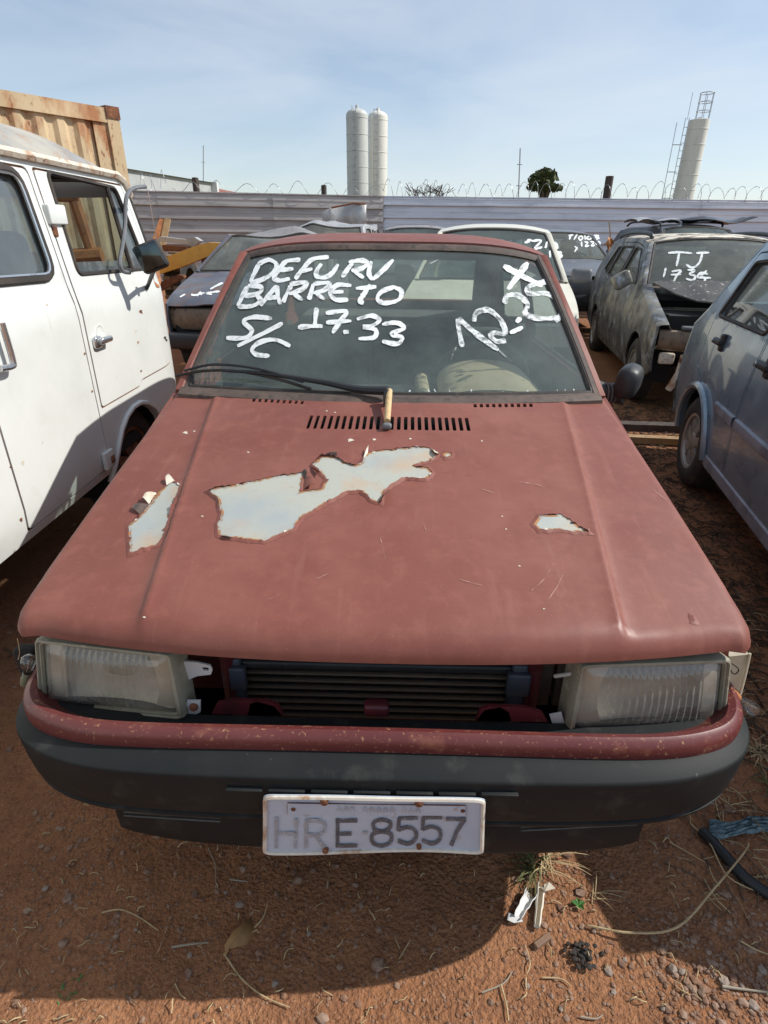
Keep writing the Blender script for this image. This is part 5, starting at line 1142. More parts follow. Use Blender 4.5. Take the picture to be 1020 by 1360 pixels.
write(SR, scar, SP['ws'], [[[(425, 190), (460, 182)], [(440, 188), (432, 218)]], [[(490, 180), (465, 218)]], [[(520, 190), (500, 205), (515, 222), (532, 205), (520, 190)]], [[(548, 186), (550, 218)]], [[(580, 190), (562, 205), (578, 218), (598, 204), (584, 190)]], [[(615, 185), (650, 190), (628, 200), (655, 206), (630, 216), (612, 212)]], [[(522, 232), (525, 272)]], [[(545, 235), (570, 240), (552, 268), (580, 262)]], [[(590, 235), (615, 238), (598, 265), (622, 260)]], [[(640, 230), (632, 248), (655, 258), (662, 240), (640, 230)]], [[(470, 270), (490, 282), (474, 300)], [(492, 285), (470, 310)]]], Z3b, 'brush_white', 2.0)
# scrawl on the wreck's hood
def hoodinv(car, root, hzf):
    S, A, T = worldS(car, root)
    Sx = lambda u, v: A @ wb(np.array([u, v, hzf(u, v)]))+T
    def inv(px, py): u, v = hit(px, py, Sx, (0, .6, 6)); return wb(np.array([u, v, hzf(u, v)+.004]))
    return inv
strokes('painted_letter', [[[(835, 595), (770, 625), (700, 665)]], [[(800, 685), (720, 695), (660, 705), (720, 715)]], [[(560, 735), (600, 695), (605, 725)]], [[(640, 700), (545, 725), (500, 718)]], [[(440, 715), (385, 745)]]], None, None, None, 'brush_white', WP['hood'], 2.4, xf=(7.846, 190, 300), inv=hoodinv(WC, wcar, WP['hz']))
# scrap on the dark car's roof
def scrap(name, label, c, s, m, R=None, cat='scrap', n=3, parent=None):
    """a crumpled sheet: random folds"""
    rows = []; R = np.eye(3) if R is None else R; ph_ = RNG.uniform(0, 6, 4)
    for i in range(9):
        r = []
        for j in range(9):
            u, v = i/8-.5, j/8-.5; z = s[2]*(math.sin(u*9+ph_[0])*.5+math.sin(v*7+u*5+ph_[1])*.5); p = np.array([u*s[0]*(1+.15*math.sin(v*6+ph_[2])), v*s[1]*(1+.15*math.sin(u*6+ph_[3])), z]); r.append(R @ p)
        rows.append(r)
    v, f = grid(rows); v, f = thick(v, f, .006); o_ = mk(name, v, f, MT[m], parent, sharp=20)
    if parent is None: o_.location = c; tag(o_, label, cat)
    return o_
scrap('bent_panel', 'crumpled white-grey panel lying on the black car roof', (4.75, 11.2, rise(11)+1.55), (.9, .5, .06), 'silver_paint')
scrap('bent_panel', 'blackened bent panel leaning on the black car roof rail', (5.7, 11.0, rise(11)+1.57), (1.3, .6, .07), 'dark_paint')
# ================================================================ loader arm, tyre and scrap on the left
def prism(px, y, th, m, name, parent=None, label=None, cat=None, rz=0):
    P = [on_y(a, b, y) for a, b in px]; pl = [(p[0], p[2]) for p in P]
    if sum(a[0]*b[1]-b[0]*a[1] for a, b in zip(pl, pl[1:]+pl[:1])) < 0: pl.reverse()
    o_ = panel(name, pl, lambda x, z: np.array([x, y, z]), MT[m], parent, step=.2, t=-th if False else th, sharp=30)
    if label: tag(o_, label, cat)
    return o_
LY = 8.3
arm = prism([(212, 345), (234, 336), (258, 327), (276, 322), (301, 323), (300, 334), (283, 338), (262, 346), (240, 355), (212, 364)], LY, .22, 'loader_orange', 'loader_arm', label='yellow-orange steel loader arm jutting out behind the van mirror', cat='machine')
prism([(266, 338), (287, 336), (285, 349), (268, 352)], LY+.05, .16, 'rust', 'pivot_block', arm)
for a, b in (((279, 340), (280, 368)), ((286, 338), (283, 366))): mk('hydraulic_rod', *tube([on_y(*a, LY+.06), on_y(*b, LY+.06)], .035, 8), MT['rust'], arm)
prism([(295, 325), (300, 325), (300, 333), (295, 334)], LY-.01, .02, 'orange_frame', 'rust_scar', arm)
tp = on_y(243, 379, 8.9); ty = thing('loose_tyre', 'worn lugged tyre standing under the orange loader arm', 'tyre', tuple(tp)); ORG = np.array(tp)
tt = mk('tread', *lathe([(-.14, .26), (-.15, .40), (-.12, .45), (0, .47), (.12, .45), (.15, .40), (.14, .26)], 30, tuple(tp), 'x', True), MT['tyre'], ty)
for k in range(22):
    a = 2*math.pi*k/22; c_ = np.array(tp)+np.array([0, .47*math.cos(a), .47*math.sin(a)])
    for s_ in (-1, 1): mk('tread_lug', *box(c_+np.array([s_*.07, 0, 0]), (.12, .05, .04), rotm(rx=a-math.pi/2)), MT['tan_plastic'], ty)
ORG = np.zeros(3)
prism([(207, 377), (236, 365), (243, 366), (244, 369), (207, 390)], 8.0, .12, 'rust', 'rusty_beam', label='rusty brown channel beam under the orange loader arm', cat='beam')
sc_ = prism([(209, 317), (212, 314), (246, 318), (258, 315), (266, 320), (258, 326), (248, 325), (210, 320)], 9.2, .18, 'silver_paint', 'white_scrap', label='white bent metal section lying on the loader behind the van mirror', cat='scrap')
prism([(215, 325), (248, 328), (246, 334), (216, 334)], 9.1, .3, 'rust', 'rusty_chassis', label='rusty brown chassis rail under the white bent metal', cat='scrap')
for i, (a, b, lab) in enumerate((((208, 316), (216, 292), 'leaning orange-brown plank standing left of its pair by the fence'), ((218, 316), (223, 291), 'leaning pale plank standing right of its pair by the fence'))):
    p0, p1 = on_y(*a, 10.4), on_y(*b, 10.6); d = (p1-p0)/np.linalg.norm(p1-p0); p0 = p0-d*1.2; L_ = np.linalg.norm(p1-p0); R_ = np.stack([np.cross(d, [0, 1, 0])/np.linalg.norm(np.cross(d, [0, 1, 0])), np.cross(np.cross(d, [0, 1, 0])/np.linalg.norm(np.cross(d, [0, 1, 0])), d)*-1, d], 1)
    tag(mk('wooden_plank', *box((p0+p1)/2, (.10, .04, L_), R_), MT['wood' if i else 'orange_frame'], smooth=False), lab, 'plank')
scrap('grey_scrap', 'grey rounded wing panel dumped beside the wrecked hatchback', tuple(on_y(296, 340, 7.8)), (.45, .3, .08), 'silver_paint', rotm(ry=-.5))
cs = prism([(428, 282), (440, 276), (470, 270), (486, 271), (487, 300), (470, 303), (430, 300)], 13.4, .03, 'silver_paint', 'crumpled_sheet', label='crumpled galvanised sheet with rusty top edge standing before the fence', cat='sheet metal')
for i, v_ in enumerate(cs.data.vertices): v_.co.y += .10*math.sin(v_.co.x*9)+.06*math.sin(v_.co.z*13)
mk('rusty_edge', *tube([on_y(x, y, 13.34) for x, y in ((440, 276), (470, 270), (486, 271))], .02, 5), MT['rust'], cs)
# orange machine frame glimpsed through the van windows
mf = thing('machine_frame', 'orange machine frame seen through the open van window', 'machine', (-3.75, 6.0, rise(6.0)))
for a, b, r in (((0, 0, 0), (0.05, 0, 1.75), .07), ((.5, .2, 0), (.25, .2, 1.75), .06), ((-.4, 0, 1.05), (.45, .2, 1.12), .10), ((0, 0, 1.7), (.3, .2, 1.7), .05)): mk('frame_tube', *tube([np.array(a), np.array(b)], r, 8), MT['orange_frame'], mf)
# ================================================================ container
zc_ = 2.73; A = on_z(158, 156, zc_); B = on_z(0, 130, zc_); dr = (B-A)/np.linalg.norm(B-A); nr = np.array([-dr[1], dr[0], 0]); nr = nr if nr[0] > 0 else -nr
cont = thing('shipping_container', 'rusty yellow shipping container behind the white van', 'container', (A[0], A[1], rise(A[1])-.02)); ORG = np.array([A[0], A[1], 0]); LC = 6.06; WCn = 2.43
def cp(s, d, z): return np.array([A[0], A[1], 0])+dr*s+nr*d+np.array([0, 0, z])
def cbox(s0, s1, d0, d1, z0, z1): 
    v = [cp(s, d, z) for s in (s0, s1) for d in (d0, d1) for z in (z0, z1)]; f = [(0, 1, 3, 2), (4, 6, 7, 5), (0, 4, 5, 1), (2, 3, 7, 6), (0, 2, 6, 4), (1, 5, 7, 3)]
    n = np.cross(np.array(v[1])-v[0], np.array(v[3])-v[0]); 
    return (v, f) if np.dot(n, dr) < 0 else (v, [tuple(reversed(q)) for q in f])
H_ = zc_
mk('corner_post', *cbox(0, .16, -.16, 0, 0, H_), MT['container_paint'], cont, smooth=False); mk('corner_post', *cbox(LC-.16, LC, -.16, 0, 0, H_), MT['container_paint'], cont, smooth=False)
mk('top_rail', *cbox(.16, LC-.16, -.08, -.004, H_-.16, H_-.004), MT['container_paint'], cont, smooth=False); mk('bottom_rail', *cbox(.16, LC-.16, -.08, -.004, .02, .16), MT['container_paint'], cont, smooth=False)
for s_ in (0, LC-.17): mk('corner_casting', *cbox(s_-.012, s_+.165, -.18, .012, H_-.11, H_+.02), MT['rust'], cont, smooth=False)
s0 = .34; prof = [(.0, -.045), (.06, -.045), (.11, -.012), (.19, -.012), (.24, -.045)]; k = 0
mk('flat_panel', *cbox(.16, s0, -.05, -.03, .16, H_-.16), MT['container_paint'], cont, smooth=False)
while s0+k*.24 < LC-.42:
    rows = [[cp(s0+k*.24+q[0], q[1]-.02, z) for q in prof] for z in (.16, H_-.16)]; v, f = grid(rows); n = np.cross(np.array(v[1])-v[0], np.array(v[5])-v[0]); f = f if np.dot(n, nr) > 0 else [tuple(reversed(q)) for q in f]
    mk('wall_rib', v, f, MT['container_paint'], cont, smooth=False); k += 1
mk('container_roof', *cbox(.02, LC-.02, -WCn+.02, -.09, H_-.08, H_-.05), MT['rust'], cont, smooth=False); mk('end_wall', *cbox(.01, .05, -WCn, -.16, .02, H_-.02), MT['container_paint'], cont, smooth=False); mk('far_wall', *cbox(.05, LC, -WCn, -WCn+.05, .02, H_-.02), MT['container_paint'], cont, smooth=False)
ORG = np.zeros(3)
# ================================================================ fence
def fence(Pa, Pb, z0, z1, m, label, width=2.6, over=.0):
    Pa = np.array(Pa, float); Pb = np.array(Pb, float); L_ = np.linalg.norm(Pb-Pa); d = (Pb-Pa)/L_; n = np.array([d[1], -d[0], 0]); n = n if n[1] < 0 else -n
    global ORG
    root = thing('metal_fence', label, 'fence', tuple(Pa)); ORG = Pa.copy(); k = int(math.ceil(L_/width))
    pitch = .272; prof = []; z = z0
    while z < z1-.02:
        for dz, o_ in ((0, .0), (.004, .055), (.05, .050), (.085, .036), (.135, .030), (.139, .036), (.155, .034), (.20, .020), (.262, .002)):
            if z+dz < z1: prof.append((z+dz, o_))
        z += pitch
    prof.append((z1, 0)); prof.append((z1+.004, .025)); prof.append((z1-.02, .028))
    for i in range(k):
        s0, s1 = i*width, min(L_, (i+1)*width+.05); o2 = .005*(i % 2); tl = RNG.normal(0, .004)
        rows = [[Pa+d*s+n*(o_+o2+tl*(s-s0)+.004*math.sin(s*3+z*4))+np.array([0, 0, z-Pa[2]+RNG.normal(0, .0015)]) for s in np.linspace(s0, s1, 6)] for z, o_ in prof]
        v, f = grid(rows); nn_ = np.cross(np.array(v[1])-v[0], np.array(v[6])-v[0]); f = f if np.dot(nn_, n) > 0 else [tuple(reversed(q)) for q in f]
        mk('fence_sheet', v, f, MT[m], root, sharp=25)
    for i in range(k+1):
        s = min(i*width, L_); mk('fence_post', *box(Pa+d*s-n*.06+np.array([0, 0, (z0+z1)/2-Pa[2]]), (.07, .07, z1-z0)), MT['rust'], root, smooth=False)
    for i in range(int(L_/1.3)):
        q = Pa+d*(i*1.3+.4)+n*.035+np.array([0, 0, z0+.544+(i % 2)*.272*3+.04-Pa[2]]); mk('fence_bolt', *rbox(q, (.05, .03, .05), .01, n=2), MT['dark_void'], root)
    ORG = np.zeros(3); return d, n
FZ1 = 2.30
K0 = np.array([-.36, 15.0, 0.0])
fence(K0, (17, 15.6, 0), rise(15)-.05, FZ1, 'zinc_fence', 'blue-grey ribbed zinc fence on the right, behind the cars')
d1_ = on_z(200, 253, FZ1+.01); vv = np.array([d1_[0], d1_[1], 0])-K0; vv /= np.linalg.norm(vv)
K1 = K0+vv*14
fence(K0+np.array([-.004, -.05, 0]), K1, rise(13)-.1, FZ1, 'brown_fence', 'dull brown-grey ribbed fence on the left, behind loader and container')
def razor(P0, P1, z, r, pitch, label, seed):
    rg = np.random.default_rng(seed); P0 = np.array(P0, float); P1 = np.array(P1, float); L_ = np.linalg.norm(P1-P0); d = (P1-P0)/L_; n = np.array([-d[1], d[0], 0]); g = G(); N = int(L_/pitch)
    pts = []
    for i in range(N*14):
        t = i/14; a = 2*math.pi*t; q = 1+.22*math.sin(t*1.7+seed)+.18*math.sin(t*.6)+.12*math.sin(t*4.3); pts.append(P0+d*(t*pitch+.09*math.sin(a*1.0+.7)*0+.05*math.sin(t*2.3))+n*(r*q*math.cos(a)*.8)+np.array([0, 0, z+r*q*math.sin(a)+r*.82]))
    g.add(*tube(pts, .0052, 4)); root = g.make('razor_wire', MT['wire_metal'], sharp=None); tag(root, label, 'razor wire')
    g = G()
    for i in range(0, len(pts)-1, 3):
        p = pts[i]; t = pts[i+1]-p; g.add(*box(p, (.036, .003, .009), rotm(ry=rg.uniform(0, 3), rz=rg.uniform(0, 3))))
    g.make('barbs', MT['wire_metal'], root, smooth=False)
razor(K0+np.array([0, .05, 0]), (17, 15.65, 0), FZ1, .17, .30, 'thin razor wire coil along the top of the blue-grey fence', 1)
razor(K0+vv*5.0, K1, FZ1, .20, .26, 'bright razor wire loops above the brown-grey fence near the container', 2)
razor(K0, K0+vv*5.0, FZ1, .12, .62, 'sparse razor wire strand above the brown-grey fence', 3)
for px, py, lab, w_ in ((259, 236, 'stubby brown wooden post above the brown-grey fence', .15), (430, 246, 'short dark post above the fence left of the twin silos', .13), (810, 234, 'thick black post above the blue-grey fence right of the tree', .19)):
    q = on_y(px, py, 15.35 if px > 480 else (14.55 if px > 300 else 14.0)+.25); g = lathe([(-.3, w_/2*.9), (rise(15), w_/2*.9), (q[2]-.03, w_/2), (q[2], w_/2*.96), (q[2]+.01, .001)], 14, (q[0], q[1], 0)); tag(mk('fence_stump', *g, MT['post_wood']), lab, 'post')
# thin cane stalks and aerial
def aerial(px0, py0, px1, py1, y, r, lab, nm='radio_mast', m='wire_metal'):
    a, b = on_y(px0, py0, y), on_y(px1, py1, y); root = thing(nm, lab, 'mast', tuple(a)); global ORG; ORG = a.copy()
    d = b-a; z_end = np.array([b[0], b[1], b[2]]); mk('mast_pole', *tube([a, b], r, 5), MT[m], root)
    for k in (2, 5): c = a+d*(.35+.09*k); mk('cross_bar', *tube([c-np.array([r*4, 0, 0]), c+np.array([r*4, 0, 0])], r*.5, 4), MT[m], root)
    ORG = np.zeros(3)
aerial(270, 300, 270, 193, 70, .05, 'slender mast rising above the grey wall left of the silos')
aerial(687, 300, 691, 197, 70, .07, 'slender mast rising left of the round tree')
tag(mk('dry_stalk', *tube(catmull([on_y(811, 322, 13.5), on_y(810, 305, 13.5), on_y(809, 295, 13.5)], 4), .015, 5), MT['straw']), 'dry upright stalk in front of the blue-grey fence', 'plant')
scrap('red_scrap', 'orange-red bent scrap strip by the grey saloon windscreen', tuple(on_y(812, 327, 11.5)), (.30, .22, .05), 'orange_frame', rotm(ry=.8, rx=1.0))
# ================================================================ far buildings, silos, tree
def silo(px, top_py, wpx, y, m, label, dome=True, cage=False):
    t = on_y(px, top_py, y); dpt = (t-CAMP) @ CC; r = wpx/FPX*dpt/2; hgt = t[2]; root = thing('grain_silo', label, 'silo', (t[0], t[1], rise(y))); global ORG; ORG = np.array([t[0], t[1], 0.0])
    pr = [(0, r), (hgt-r*.55, r)]+([(hgt-r*.55+r*.55*math.sin(a), r*math.cos(a)+.001) for a in np.linspace(.15, math.pi/2, 7)] if dome else [(hgt, r), (hgt+.05, r*.9), (hgt+.1, .01)])
    if not dome: pr[1] = (hgt-.02, r)
    b = mk('silo_shell', *lathe(pr, 36, (t[0], t[1], 0)), MT[m], root)
    for z in np.linspace(.12, .93, 8): mk('hoop_band', *lathe([(z*hgt-.06, r), (z*hgt-.04, r+.03), (z*hgt+.04, r+.03), (z*hgt+.06, r)], 36, (t[0], t[1], 0)), MT[m], b)
    mk('roof_vent', *lathe([(hgt-.1, .25), (hgt+.35, .22), (hgt+.4, .01)], 12, (t[0], t[1], 0)), MT[m], root)
    ex = -1; lx = t[0]+ex*(r+.5) if cage else t[0]-r*.2; ly = t[1]-r*.3 if cage else t[1]-r-.2
    for dx in (-.25, .25): mk('ladder_rail', *tube([(lx+dx, ly, 1), (lx+dx, ly, hgt-(-.2 if cage else 3.2*0))], .05, 5), MT['wire_metal'], root)
    for z in np.arange(2, hgt, .9): mk('ladder_rung', *tube([(lx-.25, ly, z), (lx+.25, ly, z)], .03, 4), MT['wire_metal'], root)
    if cage:
        lx2 = lx-1.3
        mk('cage_pole', *tube([(lx2, ly, 1), (lx2+.0, ly, hgt-.3)], .05, 5), MT['wire_metal'], root)
        for z in np.arange(3, hgt, 3.2): mk('cage_strut', *tube([(lx2, ly, z), (lx, ly, z)], .05, 5), MT['wire_metal'], root)
        for zz in (1.0, 2.0, 3.0):
            ring = [(t[0]+.9*math.cos(a)+.3, t[1]+.9*math.sin(a), hgt+zz) for a in np.linspace(0, 2*math.pi, 10, endpoint=False)]; mk('guard_rail', *tube(ring, .05, 4, True), MT['wire_metal'], root)
        for a in np.linspace(0, 2*math.pi, 6, endpoint=False): mk('guard_post', *tube([(t[0]+.9*math.cos(a)+.3, t[1]+.9*math.sin(a), hgt-.3), (t[0]+.9*math.cos(a)+.3, t[1]+.9*math.sin(a), hgt+3)], .05, 4), MT['wire_metal'], root)
        mk('mast', *tube([(lx, ly, hgt), (lx, ly, hgt+3.0)], .04, 4), MT['wire_metal'], root)
    ORG = np.zeros(3)
silo(474, 149, 29, 95, 'silo_grey', 'tall grey-white silo with ladder, left one of the twin silos'); silo(502, 152, 26, 99, 'silo_white', 'tall cream-white silo, right one of the twin silos')
silo(928, 165, 26, 92, 'silo_white', 'lone cream silo with caged ladder and railing, far right', dome=False, cage=True)
# grey building with white end, red-roofed shed
def blk(name, label, P, h, th, m):
    P = [np.array(p, float) for p in P]; a, b = P; d = (b-a)/np.linalg.norm(b-a); n = np.array([-d[1], d[0], 0]); n = n if n[1] > 0 else -n; root = thing(name, label, 'building', tuple(a)); global ORG; ORG = a.copy()
    v = [a, b, b+n*th, a+n*th]; v = v+[p+np.array([0, 0, h]) for p in v]; mk('wall', v, [(0, 1, 5, 4), (1, 2, 6, 5), (2, 3, 7, 6), (3, 0, 4, 7), (4, 5, 6, 7)], MT[m], root, smooth=False); return root, a, b, d, n
a = on_y(150, 227, 34); b = on_y(283, 243, 44); a[2] = b[2] = 0; hh = on_y(283, 243, 44)[2]
r_, a, b, d, n = blk('grey_warehouse', 'long pale grey warehouse wall behind the brown-grey fence', (a, b), hh, 9, 'concrete_wall'); mk('corner_pilaster', *box(b+np.array([.1, -.1, hh/2]), (.45, .4, hh+.1)), MT['white_wall'], r_, smooth=False); ORG = np.zeros(3)
mk('roof_cap', [p+np.array([0, 0, hh]) for p in ((-d*.1-n*.2), (b-a)+d*.2-n*.2, (b-a)+d*.2+n*9, -d*.1+n*9)], [(0, 1, 2, 3)], MT['concrete_wall'], r_, smooth=False)
a = on_y(287, 246, 50); b = on_y(350, 253, 62); hh = a[2]; a[2] = b[2] = 0
r_, a, b, d, n = blk('tiled_shed', 'low shed with reddish tiled roof beside the grey warehouse', (a, b), hh-.5, 6, 'tile_roof'); ORG = np.zeros(3)
v = [np.array([0, 0, hh-.55])-n*.6, (b-a)+np.array([0, 0, hh-.55])-n*.6, (b-a)+n*3+np.array([0, 0, hh+.3]), n*3+np.array([0, 0, hh+.3])]; v, f = thick(v, [(0, 1, 2, 3)], .12); mk('roof', v, f, MT['tile_roof'], r_, smooth=False)
def tree(px, py_top, py_bot, wpx, y, label, nleaf=5200):
    t = on_y(px, py_top, y); bt = on_y(px, py_bot, y); dpt = (t-CAMP) @ CC; R_ = wpx/FPX*dpt/2; root = thing('round_tree', label, 'tree', (t[0], t[1], rise(y))); global ORG; ORG = np.array([t[0], t[1], 0.0])
    zt = t[2]; zb_ = zt-R_*1.25; base = np.array([t[0], t[1], 0.0]); g = G(); g.add(*tube([base, base+np.array([.1, 0, zb_*.5]), base+np.array([0, 0, zb_+.6])], [.35, .28, .2], 8))
    for k in range(6): a = k*1.05; g.add(*tube([base+np.array([0, 0, zb_*.7]), base+np.array([R_*.4*math.cos(a), R_*.4*math.sin(a), zb_+R_*.3]), base+np.array([R_*.7*math.cos(a), R_*.7*math.sin(a), zb_+R_*.6])], [.16, .1, .04], 6))
    g.make('trunk', MT['bark'], root); rg = np.random.default_rng(5); V = []; F = []
    cl = [(rg.normal(0, 1, 3)) for _ in range(26)]; cl = [c/np.linalg.norm(c)*rg.uniform(.55, .9) for c in cl]
    for i in range(nleaf):
        c = cl[i % len(cl)]; p = c+rg.normal(0, .17, 3); p = np.array([p[0]*R_, p[1]*R_, (p[2]*.62+.62)*R_*1.0 if p[2] > -.6 else .25*R_])
        if p[2] < 0: p[2] = -p[2]*.3
        p = base+np.array([p[0], p[1], zb_+p[2]]); s = rg.uniform(.16, .34); u = rg.normal(0, 1, 3); u /= np.linalg.norm(u); w = np.cross(u, rg.normal(0, 1, 3)); w /= np.linalg.norm(w); b0 = len(V); V += [p-u*s, p+w*s*.6, p+u*s, p-w*s*.6]; F.append((b0, b0+1, b0+2, b0+3))
    mk('crown', V, F, MT['tree_leaf'], root, smooth=False); ORG = np.zeros(3)
tree(725, 236, 262, 39, 60, 'dark round-topped tree beyond the fence right of centre')
# bare twigs beyond the fence
g = G(); rg = np.random.default_rng(9)
for px in np.linspace(548, 592, 26):
    p = on_y(px, 266, 40); q = p+np.array([rg.normal(0, .4), 0, rg.uniform(.3, .95)]); g.add(*tube([p, (p+q)/2+rg.normal(0, .08, 3), q], .018, 4))
    for _ in range(3): g.add(*tube([(p+q)/2, (p+q)/2+np.array([rg.normal(0, .35), 0, rg.uniform(.1, .5)])], .012, 4))
tag(g.make('bare_bush', MT['bark']), 'leafless twiggy bush peeking over the fence right of the silos', 'bush')
# ================================================================ things lying on the ground
def gpx(px, py, off=0.0):
    p = on_z(px, py, 0)
    for _ in range(4): p = on_z(px, py, gz(p[0], p[1])+off)
    return np.array(p)
def stone_mesh(seed, flat=.6):
    rg = np.random.default_rng(seed); bm = bmesh.new(); bmesh.ops.create_icosphere(bm, subdivisions=1, radius=1); k = rg.uniform(.6, 1, 3)
    for v in bm.verts: v.co = Vector((v.co.x*k[0], v.co.y*k[1], v.co.z*k[2]*flat))*(1+rg.normal(0, .13))
    vs = [tuple(v.co) for v in bm.verts]; fs = [tuple(x.index for x in f.verts) for f in bm.faces]; bm.free(); return vs, fs
SM = [stone_mesh(i) for i in range(8)]
# fine gravel: too many to count
rg = np.random.default_rng(21); V = []; F = []; MI = []
def pebbles(n, x0, x1, y0, y1, s0, s1, dens=None):
    for _ in range(n):
        x, y = rg.uniform(x0, x1), rg.uniform(y0, y1)
        if dens and rg.uniform() > dens(x, y): continue
        s = s0*(s1/s0)**(rg.uniform()**2.2); vs, fs = SM[rg.integers(8)]; a = rg.uniform(0, 6.28); c, sn = math.cos(a), math.sin(a); b = len(V); z = gz(x, y)+s*.15
        V.extend([(x+s*(v[0]*c-v[1]*sn), y+s*(v[0]*sn+v[1]*c), z+s*v[2]) for v in vs]); F.extend([tuple(i+b for i in f) for f in fs])
def dn(x, y): n = .5+.5*mnoise.noise(Vector((x*4, y*4, 9))); return clip(.25+n*.6+.5*clip((x-.55)/.2)*clip((.15-y)/.15), 0, 1)
pebbles(15000, -.95, 1.05, -.20, .50, .0013, .0060, dn); pebbles(1500, -.95, 1.05, -.20, .50, .004, .011, dn); pebbles(700, .60, 1.0, -.16, .12, .004, .012); pebbles(1200, -3, 3.0, .5, 4.5, .006, .02)
pebbles(500, -.95, 1.05, -.20, .45, .008, .018, lambda x, y: .35*dn(x, y))
gr = mk('gravel', V, F, MT['pebble'], smooth=False); tag(gr, 'fine red-brown gravel strewn over the soil', kind='stuff')
# single stones one can pick out
sp_ = [(195, 1158, 8), (318, 1202, 8), (365, 1307, 8), (278, 1228, 5), (252, 1270, 5), (60, 1180, 6), (45, 1155, 5), (410, 1240, 5), (120, 1285, 4), (880, 1262, 9), (893, 1287, 10), (905, 1292, 8), (868, 1248, 7), (962, 1303, 9), (1000, 1335, 10), (932, 1320, 7), (985, 1310, 6), (808, 1290, 8), (652, 1332, 7), (745, 1340, 6), (815, 1318, 5), (915, 1310, 7), (830, 1275, 5), (700, 1310, 5), (90, 1150, 5), (180, 1235, 4), (880, 1340, 6), (950, 1340, 5), (1012, 1290, 8), (300, 1185, 4)]
for i, (px, py, s) in enumerate(sp_):
    p = gpx(px, py); sz = s/650*.95; vs, fs = SM[i % 8]; o_ = mk('stone', [(v[0]*sz, v[1]*sz, v[2]*sz) for v in vs], fs, MT['stone_a' if i % 3 else 'stone_b'], smooth=False); o_.location = (p[0], p[1], p[2]+sz*.2); o_.rotation_euler = (0, 0, i*1.3)
    tag(o_, *(('small angular stone among the sunlit gravel at lower right', 'stone', 'stones in the gravel') if px > 600 else ('small angular stone on the shaded soil at lower left', 'stone', 'stones on the shaded soil')))
def stalk(pts, r, m, label, name='dry_stalk', off=.004, cat='stalk', lift=0.0):
    P = catmull([gpx(*p) for p in pts], 6); n = len(P); P = [p+np.array([0, 0, r+off+lift*math.sin(math.pi*i/(n-1))]) for i, p in enumerate(P)]
    o_ = mk(name, *tube(P, list(np.linspace(r, r*.6, n)), 6), MT[m]); return tag(o_, label, cat)
stalk([(780, 1232), (835, 1247), (895, 1243), (945, 1190), (985, 1140), (993, 1122)], .0030, 'straw', 'long curved straw-coloured stalk from the sunlit patch into shade', lift=.03)
stalk([(915, 1095), (940, 1125), (965, 1170), (1018, 1192)], .0022, 'straw', 'thin bent stalk crossing the black hose', lift=.012)
stalk([(888, 1120), (915, 1135), (935, 1147)], .0018, 'straw', 'short dry stalk left of the black hose')
stalk([(983, 1252), (1000, 1262), (1020, 1270)], .0022, 'straw', 'short dry stalk in shade at the right edge')
stalk([(958, 1312), (985, 1316), (1018, 1320)], .003, 'twig_grey', 'grey twig among gravel in the bottom right corner')
stalk([(136, 1214), (160, 1210), (185, 1220), (211, 1238)], .0020, 'straw', 'curved pale stalk on shaded soil at lower left')
stalk([(229, 1260), (255, 1256), (277, 1254)], .0026, 'twig_grey', 'straight pale stick left of the brown leaf')
stalk([(298, 1268), (320, 1300), (350, 1325), (385, 1340)], .0022, 'straw', 'long thin stalk below the brown leaf')
stalk([(338, 1234), (350, 1220), (356, 1200)], .0018, 'straw', 'short stalk above the brown leaf')
stalk([(277, 1128), (286, 1150), (287, 1175)], .0014, 'twig_grey', 'fine stalk under the left of the licence plate')
stalk([(305, 1170), (330, 1173)], .002, 'twig_grey', 'tiny pale stick under the licence plate')
stalk([(233, 1308), (240, 1322), (247, 1328)], .0015, 'straw', 'tiny straw at the shadow edge lower left')
stalk([(665, 1310), (672, 1335), (675, 1358)], .0022, 'straw', 'forked dry stem in sun near the bottom centre'); stalk([(640, 1320), (668, 1308), (680, 1292)], .0018, 'twig_grey', 'dark twig touching the forked dry stem'); stalk([(720, 1300), (745, 1302), (758, 1312)], .0018, 'straw', 'short straw right of the forked stem'); stalk([(770, 1352), (790, 1355), (800, 1350)], .002, 'twig_grey', 'dark short twig at the bottom edge')
stalk([(167, 1322), (178, 1332), (182, 1336)], .0016, 'bark', 'dark short twig in sun at lower left'); stalk([(530, 1275), (545, 1250)], .0018, 'straw', 'short straw in shade below the plate')
# brown leaf / cardboard sliver
pl = [(301, 1275), (299, 1262), (310, 1245), (325, 1230), (334, 1219), (337, 1236), (328, 1255), (312, 1262), (305, 1268)]
P = [gpx(*p)+np.array([0, 0, .010+.012*math.sin(i*.9)]) for i, p in enumerate(pl)]; c = sum(P)/len(P)+np.array([0, 0, .006]); v = P+[c]; f = [(i, (i+1) % len(P), len(P)) for i in range(len(P))]; v, f = thick(v, f, .0012); tag(mk('dry_leaf', v, f, MT['leaf_brown'], sharp=None), 'large curled brown dry leaf on shaded soil', 'leaf')
